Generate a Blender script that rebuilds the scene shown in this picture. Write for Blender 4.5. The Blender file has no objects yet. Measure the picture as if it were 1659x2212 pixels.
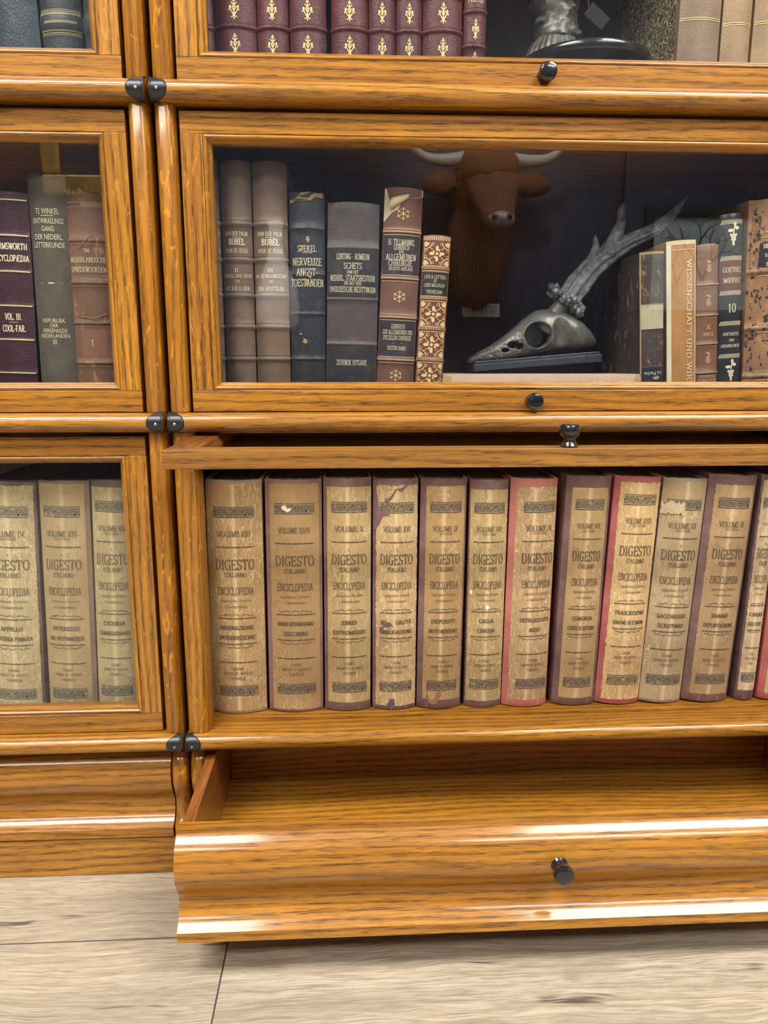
import bpy, math, random
from mathutils import Vector, Matrix, noise
R = math.radians
PI = math.pi
scene = bpy.context.scene
col = scene.collection

# ------------------------------------------------------------------ camera
cam_d = bpy.data.cameras.new('camera')
cam_d.sensor_fit = 'VERTICAL'
cam_d.sensor_height = 24.0
cam_d.lens = 24.0 * 1600.0 / 2212.0
cam_d.clip_start = 0.02
cam = bpy.data.objects.new('camera', cam_d)
col.objects.link(cam)
cam.location = (0.2021, -0.86, 0.6412)
cam.rotation_euler = (R(90 - 11.2), 0, R(-2.9))
scene.camera = cam

# ------------------------------------------------------------------ world, exposure
world = bpy.data.worlds.new('world')
scene.world = world
world.use_nodes = True
world.node_tree.nodes['Background'].inputs[0].default_value = (0.9, 0.95, 1.0, 1)
world.node_tree.nodes['Background'].inputs[1].default_value = 0.3
scene.view_settings.view_transform = 'Standard'
scene.view_settings.look = 'None'
scene.view_settings.gamma = 1.0
scene.view_settings.exposure = 0.12
scene.cycles.max_bounces = 8
scene.cycles.transparent_max_bounces = 12
scene.cycles.sample_clamp_indirect = 6.0
scene.cycles.caustics_reflective = False
scene.cycles.caustics_refractive = False
LIGHT_STRENGTH = 26.0
LIGHT_COLOR = (1.0, 0.965, 0.91, 1)
# ceiling panels: (x, y, size x, size y, relative strength)
PANELS = [(-0.95, -1.25, 1.5, 0.7, 1.08), (1.75, -1.25, 1.5, 0.7, 1.08),
          (-1.2, -2.5, 1.6, 0.5, 0.75), (1.6, -2.5, 1.6, 0.5, 0.75)]


# ------------------------------------------------------------------ node helpers
class NT:
    def __init__(s, name):
        s.m = bpy.data.materials.new(name)
        s.m.use_nodes = True
        s.t = s.m.node_tree
        s.t.nodes.clear()
        s.out = s.t.nodes.new('ShaderNodeOutputMaterial')

    def n(s, typ, **kw):
        nd = s.t.nodes.new('ShaderNode' + typ)
        for k, v in kw.items():
            if k == 'ins':
                for kk, vv in v.items():
                    if isinstance(vv, bpy.types.NodeSocket):
                        s.t.links.new(vv, nd.inputs[kk])
                    else:
                        nd.inputs[kk].default_value = vv
            else:
                setattr(nd, k, v)
        return nd

    def math(s, op, a, b=0.0, c=0.0, clamp=False):
        nd = s.t.nodes.new('ShaderNodeMath')
        nd.operation = op
        nd.use_clamp = clamp
        for i, v in enumerate((a, b, c)):
            if isinstance(v, bpy.types.NodeSocket):
                s.t.links.new(v, nd.inputs[i])
            else:
                nd.inputs[i].default_value = v
        return nd.outputs[0]

    def ramp(s, fac, stops, interp='LINEAR'):
        nd = s.t.nodes.new('ShaderNodeValToRGB')
        cr = nd.color_ramp
        cr.interpolation = interp
        while len(cr.elements) < len(stops):
            cr.elements.new(0.5)
        for e, (p, c) in zip(cr.elements, stops):
            e.position = p
            e.color = (c, c, c, 1) if isinstance(c, (int, float)) else (*c[:3], 1)
        s.t.links.new(fac, nd.inputs[0])
        return nd.outputs[0]

    def mix(s, fac, a, b, mode='MIX'):
        nd = s.t.nodes.new('ShaderNodeMix')
        nd.data_type = 'RGBA'
        nd.blend_type = mode
        nd.clamp_factor = True
        for i, v in ((0, fac), (6, a), (7, b)):
            if isinstance(v, bpy.types.NodeSocket):
                s.t.links.new(v, nd.inputs[i])
            else:
                nd.inputs[i].default_value = v if i == 0 else ((*v[:3], 1))
        return nd.outputs[2]

    def noise(s, vec, scale, detail=3, rough=0.5, dist=0.0):
        nd = s.n('TexNoise', ins={'Scale': scale, 'Detail': detail, 'Roughness': rough, 'Distortion': dist})
        s.t.links.new(vec, nd.inputs['Vector'])
        return nd.outputs['Fac']

    def scaled(s, vec, sc, loc=(0, 0, 0)):
        nd = s.n('Mapping', ins={'Scale': sc, 'Location': loc})
        s.t.links.new(vec, nd.inputs['Vector'])
        return nd.outputs[0]

    def coords(s, rnd=True, kind='Object'):
        tc = s.n('TexCoord')
        v = tc.outputs[kind]
        if rnd:
            oi = s.n('ObjectInfo')
            r = s.math('MULTIPLY', oi.outputs['Random'], 23.0)
            va = s.n('VectorMath', operation='ADD')
            s.t.links.new(v, va.inputs[0])
            cb = s.n('CombineXYZ', ins={0: r, 1: r, 2: r})
            s.t.links.new(cb.outputs[0], va.inputs[1])
            v = va.outputs[0]
        return v

    def bsdf(s, color, rough=0.5, bump=None, bump_s=0.3, bump_d=0.001, **ins):
        b = s.n('BsdfPrincipled')
        for k, v in (('Base Color', color), ('Roughness', rough)):
            if isinstance(v, bpy.types.NodeSocket):
                s.t.links.new(v, b.inputs[k])
            else:
                b.inputs[k].default_value = (*v[:3], 1) if k == 'Base Color' else v
        for k, v in ins.items():
            k = k.replace('_', ' ')
            if isinstance(v, bpy.types.NodeSocket):
                s.t.links.new(v, b.inputs[k])
            else:
                b.inputs[k].default_value = v
        if bump is not None:
            bp = s.n('Bump', ins={'Strength': bump_s, 'Distance': bump_d})
            s.t.links.new(bump, bp.inputs['Height'])
            s.t.links.new(bp.outputs[0], b.inputs['Normal'])
        s.t.links.new(b.outputs[0], s.out.inputs[0])
        return b


def plain(name, c, rough=0.5, **kw):
    t = NT(name)
    t.bsdf(c, rough, **kw)
    return t.m


# ------------------------------------------------------------------ materials
def oak(name, axis, light, mid, dark, fleck=0.0, pore=1.0, freq=620.0, coat=0.75, warpk=34.0):
    t = NT(name)
    v = t.coords(True)
    def sc(along, across, across2=None):
        across2 = across if across2 is None else across2
        o = [across, across, across2]
        if axis == 'X': return (along, across, across2)
        if axis == 'Y': return (across, along, across2)
        return (across, across2, along)
    broad = t.noise(t.scaled(v, sc(2.2, 22)), 1.0, 4, 0.6)
    warp = t.noise(t.scaled(v, sc(1.6, 9)), 1.0, 2, 0.5)
    sep = t.n('SeparateXYZ')
    t.t.links.new(v, sep.inputs[0])
    p = {'X': (1, 2), 'Y': (0, 2), 'Z': (0, 1)}[axis]
    pos = t.math('ADD', sep.outputs[p[0]], sep.outputs[p[1]])
    ph = t.math('ADD', t.math('MULTIPLY', pos, freq), t.math('MULTIPLY', warp, warpk))
    fine = t.noise(t.scaled(v, sc(9, 120)), 1.0, 3, 0.6)
    ph = t.math('ADD', ph, t.math('MULTIPLY', fine, 5.0))
    ring = t.math('MULTIPLY_ADD', t.math('SINE', ph), 0.5, 0.5)
    ring = t.math('POWER', ring, 2.0)
    pn = t.noise(t.scaled(v, sc(48, 1500)), 1.0, 1, 0.5)
    thr = t.math('MULTIPLY_ADD', ring, -0.14, 0.64)
    pores = t.math('MULTIPLY', t.math('SUBTRACT', pn, thr), 14.0, clamp=True)
    pores = t.math('MULTIPLY', pores, pore, clamp=True)
    c = t.mix(t.ramp(broad, [(0.32, 0.0), (0.72, 1.0)]), mid, light)
    c = t.mix(t.math('MULTIPLY', ring, 0.5), c, tuple(a * 0.55 + b * 0.45 for a, b in zip(mid, dark)))
    fib = t.noise(t.scaled(v, sc(18, 700)), 1.0, 3, 0.6)
    c = t.mix(t.ramp(fib, [(0.42, 0.0), (0.72, 0.5)]), c, dark)
    c = t.mix(t.math('MULTIPLY', pores, 0.80), c, dark)
    if fleck > 0:
        fv = t.scaled(v, sc(45, 160))
        fl = t.noise(fv, 1.0, 1, 0.4, 1.2)
        c = t.mix(t.math('MULTIPLY', t.ramp(fl, [(0.66, 0.0), (0.70, 1.0)]), fleck), c,
                  tuple(min(1, a * 1.5) for a in light))
    hgt = t.math('SUBTRACT', t.math('MULTIPLY', fib, 0.25), pores)
    t.bsdf(c, 0.38, bump=hgt, bump_s=0.4, bump_d=0.0004, Coat_Weight=coat, Coat_Roughness=0.12, Specular_IOR_Level=0.22)
    return t.m


L_, M_, D_ = (0.53, 0.238, 0.024), (0.33, 0.132, 0.013), (0.062, 0.026, 0.006)
OAKX = oak('oak_grain_across', 'X', L_, M_, D_)
OAKZ = oak('oak_grain_upright', 'Z', L_, M_, D_, fleck=0.25)
OAKP = oak('oak_post', 'Z', (0.50, 0.215, 0.018), (0.33, 0.125, 0.011), D_, fleck=0.5, pore=0.8)
OAKY = oak('oak_grain_deep', 'Y', (0.34, 0.125, 0.03), (0.26, 0.085, 0.02), (0.08, 0.025, 0.008), pore=0.5)
OAKB = oak('oak_back_shaded', 'Z', (0.17, 0.08, 0.018), (0.10, 0.043, 0.010), (0.02, 0.008, 0.003), freq=1500.0, coat=0.1)  # darker than the other oak: interior shade put into the colour
OAKE = oak('oak_edge', 'X', (0.40, 0.19, 0.038), (0.25, 0.11, 0.022), (0.07, 0.028, 0.008), pore=1.0, coat=0.35)


def mat_floor():
    # light oak laminate boards, seams and knots in the pattern
    t = NT('oak_laminate')
    v = t.coords(False)
    sep = t.n('SeparateXYZ')
    t.t.links.new(v, sep.inputs[0])
    x, y = sep.outputs[0], sep.outputs[1]
    row = t.math('FLOOR', t.math('DIVIDE', t.math('ADD', y, 0.1145), 0.24))
    fy = t.math('FRACT', t.math('DIVIDE', t.math('ADD', y, 0.1145), 0.24))
    xs = t.math('DIVIDE', t.math('ADD', t.math('ADD', x, -0.0615), t.math('MULTIPLY', t.math('ADD', row, 1.0), 0.46)), 1.28)
    fx = t.math('FRACT', xs)
    cell = t.math('ADD', t.math('MULTIPLY', row, 7.31), t.math('MULTIPLY', t.math('FLOOR', xs), 3.77))
    cb = t.n('CombineXYZ', ins={0: t.math('ADD', x, t.math('MULTIPLY', cell, 1.7)), 1: t.math('ADD', y, cell), 2: cell})
    w = cb.outputs[0]
    warp = t.noise(t.scaled(w, (3.2, 9, 1)), 1.0, 3, 0.55)
    warp2 = t.n('VectorMath', operation='ADD')
    t.t.links.new(w, warp2.inputs[0])
    c2 = t.n('CombineXYZ', ins={0: 0.0, 1: t.math('MULTIPLY', warp, 0.045), 2: 0.0})
    t.t.links.new(c2.outputs[0], warp2.inputs[1])
    wv = warp2.outputs[0]
    g1 = t.noise(t.scaled(wv, (4, 110, 1)), 1.0, 5, 0.65)
    g2 = t.noise(t.scaled(wv, (14, 480, 1)), 1.0, 3, 0.6)
    big = t.noise(t.scaled(wv, (2.2, 9, 1)), 1.0, 3, 0.5)
    c = t.mix(t.ramp(g1, [(0.3, 0.0), (0.7, 1.0)]), (0.36, 0.30, 0.22), (0.60, 0.52, 0.39))
    c = t.mix(t.ramp(big, [(0.46, 0.0), (0.70, 0.6)]), c, (0.28, 0.235, 0.19))
    c = t.mix(t.ramp(g2, [(0.49, 0.0), (0.60, 0.55)]), c, (0.22, 0.17, 0.12))
    g3 = t.noise(t.scaled(wv, (40, 900, 1)), 1.0, 2, 0.6)
    c = t.mix(t.ramp(g3, [(0.5, 0.0), (0.62, 0.45)]), c, (0.18, 0.135, 0.095))
    crack = t.noise(t.scaled(wv, (2.6, 30, 1), (3.3, 1.1, 0)), 1.0, 4, 0.7)
    c = t.mix(t.ramp(crack, [(0.63, 0.0), (0.68, 0.85)]), c, (0.055, 0.04, 0.032))
    vo = t.n('TexVoronoi', ins={'Scale': 1.0})
    t.t.links.new(t.scaled(w, (6.2, 10.5, 1), (0.35, 0.2, 0)), vo.inputs['Vector'])
    kn = vo.outputs['Distance']
    c = t.mix(t.ramp(kn, [(0.015, 0.9), (0.04, 0.5), (0.11, 0.0)]), c, (0.06, 0.042, 0.03))
    e = 0.0045
    seam_y = t.math('LESS_THAN', fy, 0.0070)
    seam_x = t.math('LESS_THAN', fx, 0.0015)
    seam = t.math('MAXIMUM', seam_y, seam_x)
    c = t.mix(seam, c, (0.06, 0.055, 0.055))
    h = t.math('SUBTRACT', t.math('MULTIPLY', g2, 0.3), seam)
    t.bsdf(c, 0.42, bump=h, bump_s=0.3, bump_d=0.0006)
    return t.m


def mat_leather(name='leather', rough=0.42, grain=900.0, wear_c=(0.42, 0.25, 0.13)):
    """tint from the object's own colour, amount of wear from its alpha"""
    t = NT(name)
    v = t.coords(True)
    oi = t.n('ObjectInfo')
    base = oi.outputs['Color']
    wear = oi.outputs['Alpha']
    mott = t.noise(v, 28.0, 4, 0.6)
    c = t.mix(t.ramp(mott, [(0.3, 0.55), (0.7, 0.0)]), base, t.mix(0.62, base, (0.01, 0.008, 0.008)))
    c = t.mix(t.ramp(t.noise(v, 70.0, 2, 0.5), [(0.5, 0.0), (0.8, 0.3)]), c, t.mix(0.3, base, wear_c))
    wn = t.noise(t.scaled(v, (1.0, 1.0, 0.45)), 85.0, 6, 0.68)
    th = t.math('SUBTRACT', 0.80, t.math('MULTIPLY', wear, 0.42))
    wf = t.math('MULTIPLY', t.math('SUBTRACT', wn, th), 9.0, clamp=True)
    c = t.mix(t.math('MULTIPLY', wf, 0.8), c, wear_c)
    vo = t.n('TexVoronoi', ins={'Scale': grain})
    vo.feature = 'SMOOTH_F1'
    t.t.links.new(v, vo.inputs['Vector'])
    h = t.math('ADD', vo.outputs['Distance'], t.math('MULTIPLY', t.noise(v, grain * 1.4, 2), 0.6))
    t.bsdf(c, rough, bump=h, bump_s=0.55, bump_d=0.0005, Specular_IOR_Level=0.45)
    return t.m


def mat_paper():
    t = NT('aged_spine_paper')
    v = t.coords(True)
    oi = t.n('ObjectInfo')
    base, crack = oi.outputs['Color'], oi.outputs['Alpha']
    st = t.noise(v, 16.0, 4, 0.6)
    c = t.mix(t.ramp(st, [(0.35, 0.6), (0.65, 0.0)]), base, t.mix(0.6, base, (0.20, 0.11, 0.045)))
    fi = t.noise(t.scaled(v, (1, 1, 0.4)), 210.0, 4, 0.7)
    c = t.mix(t.ramp(fi, [(0.45, 0.0), (0.75, 0.5)]), c, t.mix(0.5, base, (0.16, 0.095, 0.04)))
    # water rings
    rg = t.noise(v, 34.0, 1, 0.4)
    ring = t.math('ABSOLUTE', t.math('SUBTRACT', rg, 0.58))
    c = t.mix(t.ramp(ring, [(0.0, 0.35), (0.012, 0.0)]), c, (0.17, 0.095, 0.045))
    # pale creases running up the spine
    wv = t.n('VectorMath', operation='ADD')
    t.t.links.new(t.scaled(v, (210, 210, 34)), wv.inputs[0])
    nn = t.n('TexNoise', ins={'Scale': 90.0, 'Detail': 3.0})
    t.t.links.new(v, nn.inputs['Vector'])
    sc = t.n('VectorMath', operation='SCALE')
    t.t.links.new(nn.outputs['Color'], sc.inputs[0])
    sc.inputs['Scale'].default_value = 1.5
    t.t.links.new(sc.outputs[0], wv.inputs[1])
    vo = t.n('TexVoronoi', ins={'Scale': 1.0})
    vo.feature = 'DISTANCE_TO_EDGE'
    t.t.links.new(wv.outputs[0], vo.inputs['Vector'])
    area = t.noise(v, 22.0, 3, 0.6)
    am = t.math('MULTIPLY', t.math('SUBTRACT', t.math('ADD', area, t.math('MULTIPLY', crack, 0.55)), 0.62), 4.0, clamp=True)
    cr = t.math('MULTIPLY', t.ramp(vo.outputs['Distance'], [(0.0, 1.0), (0.045, 0.0)]), am)
    sp = t.math('MULTIPLY', t.ramp(t.noise(t.scaled(v, (1, 1, 0.5)), 260.0, 5, 0.75), [(0.56, 0.0), (0.68, 0.9)]), am)
    c = t.mix(t.math('MAXIMUM', cr, sp), c, t.mix(0.62, base, (0.82, 0.66, 0.42)))
    # one long crease on the middle
    sep = t.n('SeparateXYZ')
    tc = t.n('TexCoord')
    t.t.links.new(tc.outputs['Object'], sep.inputs[0])
    wob = t.noise(t.scaled(v, (0, 0, 24)), 1.0, 3, 0.6)
    dx = t.math('ABSOLUTE', t.math('ADD', sep.outputs[0], t.math('MULTIPLY', t.math('SUBTRACT', wob, 0.5), 0.004)))
    c = t.mix(t.math('MULTIPLY', t.ramp(dx, [(0.0, 0.65), (0.0004, 0.0)]), t.ramp(crack, [(0.1, 0.0), (0.35, 1.0)])), c, (0.74, 0.56, 0.32))
    t.bsdf(c, 0.82, bump=t.math('ADD', fi, cr), bump_s=0.3, bump_d=0.0003, Specular_IOR_Level=0.25)
    return t.m


def mat_cloth():
    t = NT('book_cloth')
    v = t.coords(True)
    oi = t.n('ObjectInfo')
    base = oi.outputs['Color']
    c = t.mix(t.ramp(t.noise(v, 45.0, 5, 0.65), [(0.4, 0.0), (0.8, 0.55)]), base, t.mix(0.5, base, (0.5, 0.4, 0.36)))
    c = t.mix(t.ramp(t.noise(v, 14.0, 3), [(0.3, 0.45), (0.6, 0.0)]), c, t.mix(0.5, base, (0.03, 0.02, 0.02)))
    t.bsdf(c, 0.75, bump=t.noise(v, 1600.0, 2), bump_s=0.4, bump_d=0.0004)
    return t.m


def mat_pages():
    t = NT('page_edges')
    v = t.coords(True)
    n = t.noise(t.scaled(v, (2400, 8, 8)), 1.0, 2)
    oi = t.n('ObjectInfo')
    c = t.mix(n, t.mix(0.5, oi.outputs['Color'], (0.02, 0.015, 0.01)), oi.outputs['Color'])
    t.bsdf(c, 0.9)
    return t.m


def mat_scroll():
    """printed scrollwork in a dark band, drawn in the band's own plane"""
    t = NT('printed_scroll_band')
    uv = t.n('UVMap').outputs[0]
    vo = t.n('TexVoronoi', ins={'Scale': 2.6, 'Randomness': 0.75})
    t.t.links.new(uv, vo.inputs['Vector'])
    d = vo.outputs['Distance']
    wob = t.noise(uv, 6.0, 2)
    s = t.math('SINE', t.math('ADD', t.math('MULTIPLY', d, 34.0), t.math('MULTIPLY', wob, 6.0)))
    lines = t.math('GREATER_THAN', s, 0.52)
    sep = t.n('SeparateXYZ')
    t.t.links.new(uv, sep.inputs[0])
    edge = t.math('LESS_THAN', t.math('ABSOLUTE', t.math('SUBTRACT', t.math('ABSOLUTE', t.math('SUBTRACT', sep.outputs[1], 0.5)), 0.40)), 0.028)
    inside = t.math('LESS_THAN', t.math('ABSOLUTE', t.math('SUBTRACT', sep.outputs[1], 0.5)), 0.37)
    m = t.math('MAXIMUM', t.math('MULTIPLY', lines, inside), edge)
    rub = t.ramp(t.noise(t.coords(True), 120.0, 4, 0.7), [(0.58, 0.0), (0.66, 1.0)])
    m = t.math('MAXIMUM', m, t.math('MULTIPLY', rub, 0.8))
    oi = t.n('ObjectInfo')
    c = t.mix(m, (0.035, 0.037, 0.042), oi.outputs['Color'])
    t.bsdf(c, 0.75)
    return t.m


def mat_glass():
    t = NT('cabinet_glass')
    tr = t.n('BsdfTransparent', ins={0: (0.97, 0.985, 0.98, 1)})
    gl = t.n('BsdfGlossy', ins={0: (1, 1, 1, 1), 'Roughness': 0.0})
    ge = t.n('NewGeometry')
    dt = t.n('VectorMath', operation='DOT_PRODUCT')
    t.t.links.new(ge.outputs['Normal'], dt.inputs[0])
    t.t.links.new(ge.outputs['Incoming'], dt.inputs[1])
    g1 = t.math('SUBTRACT', 1.0, t.math('ABSOLUTE', dt.outputs['Value']), clamp=True)
    fac = t.math('MULTIPLY_ADD', t.math('POWER', g1, 5.0), 0.95, 0.034)
    mx = t.n('MixShader')
    t.t.links.new(fac, mx.inputs[0])
    t.t.links.new(tr.outputs[0], mx.inputs[1])
    t.t.links.new(gl.outputs[0], mx.inputs[2])
    t.t.links.new(mx.outputs[0], t.out.inputs[0])
    return t.m


def mat_bronze():
    t = NT('dark_patinated_metal')
    v = t.coords(False)
    n = t.noise(v, 60.0, 4, 0.6)
    c = t.mix(t.ramp(n, [(0.35, 0.0), (0.7, 1.0)]), (0.085, 0.080, 0.072), (0.24, 0.225, 0.195))
    t.bsdf(c, 0.42, bump=t.noise(v, 150.0, 4, 0.65), bump_s=0.35, bump_d=0.0010, Metallic=0.4)
    return t.m


def mat_antler():
    t = NT('dark_grooved_antler')
    v = t.coords(False)
    n = t.noise(v, 130.0, 5, 0.7)
    c = t.mix(t.ramp(n, [(0.38, 0.0), (0.66, 1.0)]), (0.085, 0.090, 0.10), (0.31, 0.33, 0.36))
    t.bsdf(c, 0.45, bump=n, bump_s=0.6, bump_d=0.002)
    return t.m


def mat_marble_paper():
    t = NT('veined_marbled_paper')
    v = t.coords(False)
    nn = t.n('TexNoise', ins={'Scale': 60.0, 'Detail': 3.0})
    t.t.links.new(v, nn.inputs['Vector'])
    va = t.n('VectorMath', operation='ADD')
    sc = t.n('VectorMath', operation='SCALE')
    sc.inputs['Scale'].default_value = 0.02
    t.t.links.new(nn.outputs['Color'], sc.inputs[0])
    t.t.links.new(v, va.inputs[0])
    t.t.links.new(sc.outputs[0], va.inputs[1])
    vo = t.n('TexVoronoi', ins={'Scale': 150.0})
    vo.feature = 'DISTANCE_TO_EDGE'
    t.t.links.new(va.outputs[0], vo.inputs['Vector'])
    c = t.mix(t.ramp(vo.outputs['Distance'], [(0.03, 1.0), (0.07, 0.0)]), (0.05, 0.04, 0.03), (0.62, 0.50, 0.27))
    t.bsdf(c, 0.55)
    return t.m


def mat_fur(name, a, b):
    t = NT(name)
    v = t.coords(False)
    n = t.noise(t.scaled(v, (1, 1, 0.28)), 55.0, 5, 0.7)
    c = t.mix(t.ramp(n, [(0.35, 0.0), (0.7, 1.0)]), a, b)
    t.bsdf(c, 0.7, bump=n, bump_s=1.0, bump_d=0.02)
    return t.m


def mat_emit(name, c, s):
    t = NT(name)
    e = t.n('Emission', ins={0: c, 1: s})
    t.t.links.new(e.outputs[0], t.out.inputs[0])
    return t.m


FLOOR = mat_floor()
LEATHER = mat_leather()
SCUFF = mat_leather('scuffed_leather', 0.55, 700.0, (0.50, 0.27, 0.13))
PEBBLE = mat_leather('pebbled_leather', 0.36, 420.0, (0.30, 0.27, 0.22))
PAPER = mat_paper()
CLOTH = mat_cloth()
PAGES = mat_pages()
SCROLL = mat_scroll()
GLASS = mat_glass()
BRONZE = mat_bronze()
ANTLER = mat_antler()
MARBLED = mat_marble_paper()
KNOB = plain('black_lacquer', (0.006, 0.0065, 0.008), 0.2, Coat_Weight=0.6, Coat_Roughness=0.05)
IRON = plain('blackened_iron', (0.035, 0.037, 0.042), 0.30, Metallic=0.55)
STEEL = plain('bright_steel', (0.5, 0.5, 0.5), 0.3, Metallic=0.9)
GOLD = plain('gold_tooling', (0.80, 0.62, 0.30), 0.38, Metallic=0.25)
PALEGOLD = plain('pale_gold_lettering', (0.72, 0.62, 0.43), 0.45, Metallic=0.1)
INK = plain('faded_black_ink', (0.095, 0.065, 0.040), 0.8)
INKF = plain('faint_brown_ink', (0.17, 0.11, 0.06), 0.8)
COWHORN = plain('pale_horn', (.45, .41, .36), .4)
INKS = plain('strong_black_ink', (0.03, 0.024, 0.02), 0.8)
LABELBLK = plain('black_title_leather', (0.02, 0.018, 0.024), 0.45)
WOODBLK = plain('black_stained_wood', (0.035, 0.04, 0.052), 0.32)
NAVY = plain('dark_navy_paint', (0.030, 0.042, 0.080), 0.7)
NAVY2 = plain('charcoal_panel_paint', (0.040, 0.054, 0.095), 0.7)
SHEENBAND = plain('sheen_band_paint', (0.13, 0.15, 0.19), 0.8)
GREYWALL = plain('grey_wall_paint', (0.28, 0.28, 0.29), 0.8)
WHITE = plain('white_paint', (0.80, 0.80, 0.78), 0.8)


# ------------------------------------------------------------------ mesh helpers
def mesh_obj(name, verts, faces, mat, parent=None, smooth=False, mats=None, fm=None, bevel=0.0, uvs=None):
    me = bpy.data.meshes.new(name)
    me.from_pydata([tuple(v) for v in verts], [], faces)
    for m in (mats or [mat]):
        me.materials.append(m)
    if fm:
        for p, i in zip(me.polygons, fm):
            p.material_index = i
    if uvs:
        ul = me.uv_layers.new(name='UVMap')
        for p in me.polygons:
            for li, vi in zip(p.loop_indices, p.vertices):
                ul.data[li].uv = uvs[vi]
    if smooth:
        me.shade_smooth()
        if smooth != 'all':
            me.set_sharp_from_angle(angle=R(smooth if smooth is not True else 40))
    me.update()
    o = bpy.data.objects.new(name, me)
    col.objects.link(o)
    if parent:
        o.parent = parent
    if bevel:
        b = o.modifiers.new('bevel', 'BEVEL')
        b.width = bevel
        b.segments = 2
        b.limit_method = 'ANGLE'
    return o


def empty(name, loc=(0, 0, 0), rot=(0, 0, 0)):
    o = bpy.data.objects.new(name, None)
    o.empty_display_size = 0.02
    o.location = loc
    o.rotation_euler = rot
    col.objects.link(o)
    return o


def tag(o, label, cat, group=None):
    o['label'] = label
    o['category'] = cat
    if group:
        o['group'] = group
    return o


def struct(o):
    o['kind'] = 'structure'
    return o


class MB:
    def __init__(s):
        s.v, s.f, s.m = [], [], []

    def add(s, v, f, mi=0):
        b = len(s.v)
        s.v += [tuple(p) for p in v]
        s.f += [tuple(i + b for i in q) for q in f]
        s.m += [mi] * len(f)

    def box(s, x0, x1, y0, y1, z0, z1, mi=0):
        s.add([(x0, y0, z0), (x1, y0, z0), (x1, y1, z0), (x0, y1, z0), (x0, y0, z1), (x1, y0, z1), (x1, y1, z1), (x0, y1, z1)],
              [(0, 3, 2, 1), (4, 5, 6, 7), (0, 1, 5, 4), (1, 2, 6, 5), (2, 3, 7, 6), (3, 0, 4, 7)], mi)

    def extrude(s, prof, a, b, axis='X', mi=0):
        """closed profile (p, q) extruded along an axis; X: (y,z)  Z: (x,y)"""
        n = len(prof)
        if axis == 'X':
            v = [(a, p, q) for p, q in prof] + [(b, p, q) for p, q in prof]
        else:
            v = [(p, q, a) for p, q in prof] + [(p, q, b) for p, q in prof]
        f = [(i, (i + 1) % n, n + (i + 1) % n, n + i) for i in range(n)]
        f += [tuple(range(n - 1, -1, -1)), tuple(range(n, 2 * n))]
        s.add(v, f, mi)

    def tube(s, pts, rad, n=12, mi=0, fn=None, cap=True):
        pts = [Vector(p) for p in pts]
        rings = []
        prev = None
        for i, p in enumerate(pts):
            d = (pts[min(i + 1, len(pts) - 1)] - pts[max(i - 1, 0)]).normalized()
            if prev is None:
                a = d.orthogonal().normalized()
            else:
                a = (prev - d * prev.dot(d)).normalized()
            prev = a
            b = d.cross(a)
            r = rad[i] if isinstance(rad, (list, tuple)) else rad
            ring = []
            for k in range(n):
                t = 2 * PI * k / n
                rr = r * (fn(i, t, p) if fn else 1.0)
                ring.append(p + (a * math.cos(t) + b * math.sin(t)) * rr)
            rings.append(ring)
        v = [q for r_ in rings for q in r_]
        f = []
        for i in range(len(rings) - 1):
            for k in range(n):
                k2 = (k + 1) % n
                f.append((i * n + k, i * n + k2, (i + 1) * n + k2, (i + 1) * n + k))
        if cap:
            f.append(tuple(range(n - 1, -1, -1)))
            f.append(tuple((len(rings) - 1) * n + k for k in range(n)))
        s.add(v, f, mi)

    def lathe(s, prof, n=24, M=None, mi=0, fn=None):
        """prof: (r, h) about Z, transformed by M"""
        v = []
        for j, (r, h) in enumerate(prof):
            for k in range(n):
                t = 2 * PI * k / n
                rr = r * (fn(j, t) if fn else 1)
                p = Vector((rr * math.cos(t), rr * math.sin(t), h))
                v.append(M @ p if M else p)
        f = []
        for j in range(len(prof) - 1):
            for k in range(n):
                k2 = (k + 1) % n
                f.append((j * n + k, j * n + k2, (j + 1) * n + k2, (j + 1) * n + k))
        f.append(tuple(range(n - 1, -1, -1)))
        f.append(tuple((len(prof) - 1) * n + k for k in range(n)))
        s.add(v, f, mi)

    def sphere(s, c, r, n=16, m=10, mi=0, fn=None):
        c = Vector(c)
        r = r if isinstance(r, (tuple, list)) else (r, r, r)
        v = []
        for j in range(m + 1):
            a = PI * j / m
            for k in range(n):
                t = 2 * PI * k / n
                d = Vector((math.sin(a) * math.cos(t), math.sin(a) * math.sin(t), math.cos(a)))
                q = fn(d) if fn else 1.0
                v.append(c + Vector((d.x * r[0], d.y * r[1], d.z * r[2])) * q)
        f = []
        for j in range(m):
            for k in range(n):
                k2 = (k + 1) % n
                f.append((j * n + k, (j + 1) * n + k, (j + 1) * n + k2, j * n + k2))
        s.add(v, f, mi)

    def build(s, name, mat, parent=None, **kw):
        mats = mat if isinstance(mat, list) else None
        return mesh_obj(name, s.v, s.f, None if mats else mat, parent, mats=mats, fm=s.m if mats else None, **kw)


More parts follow.
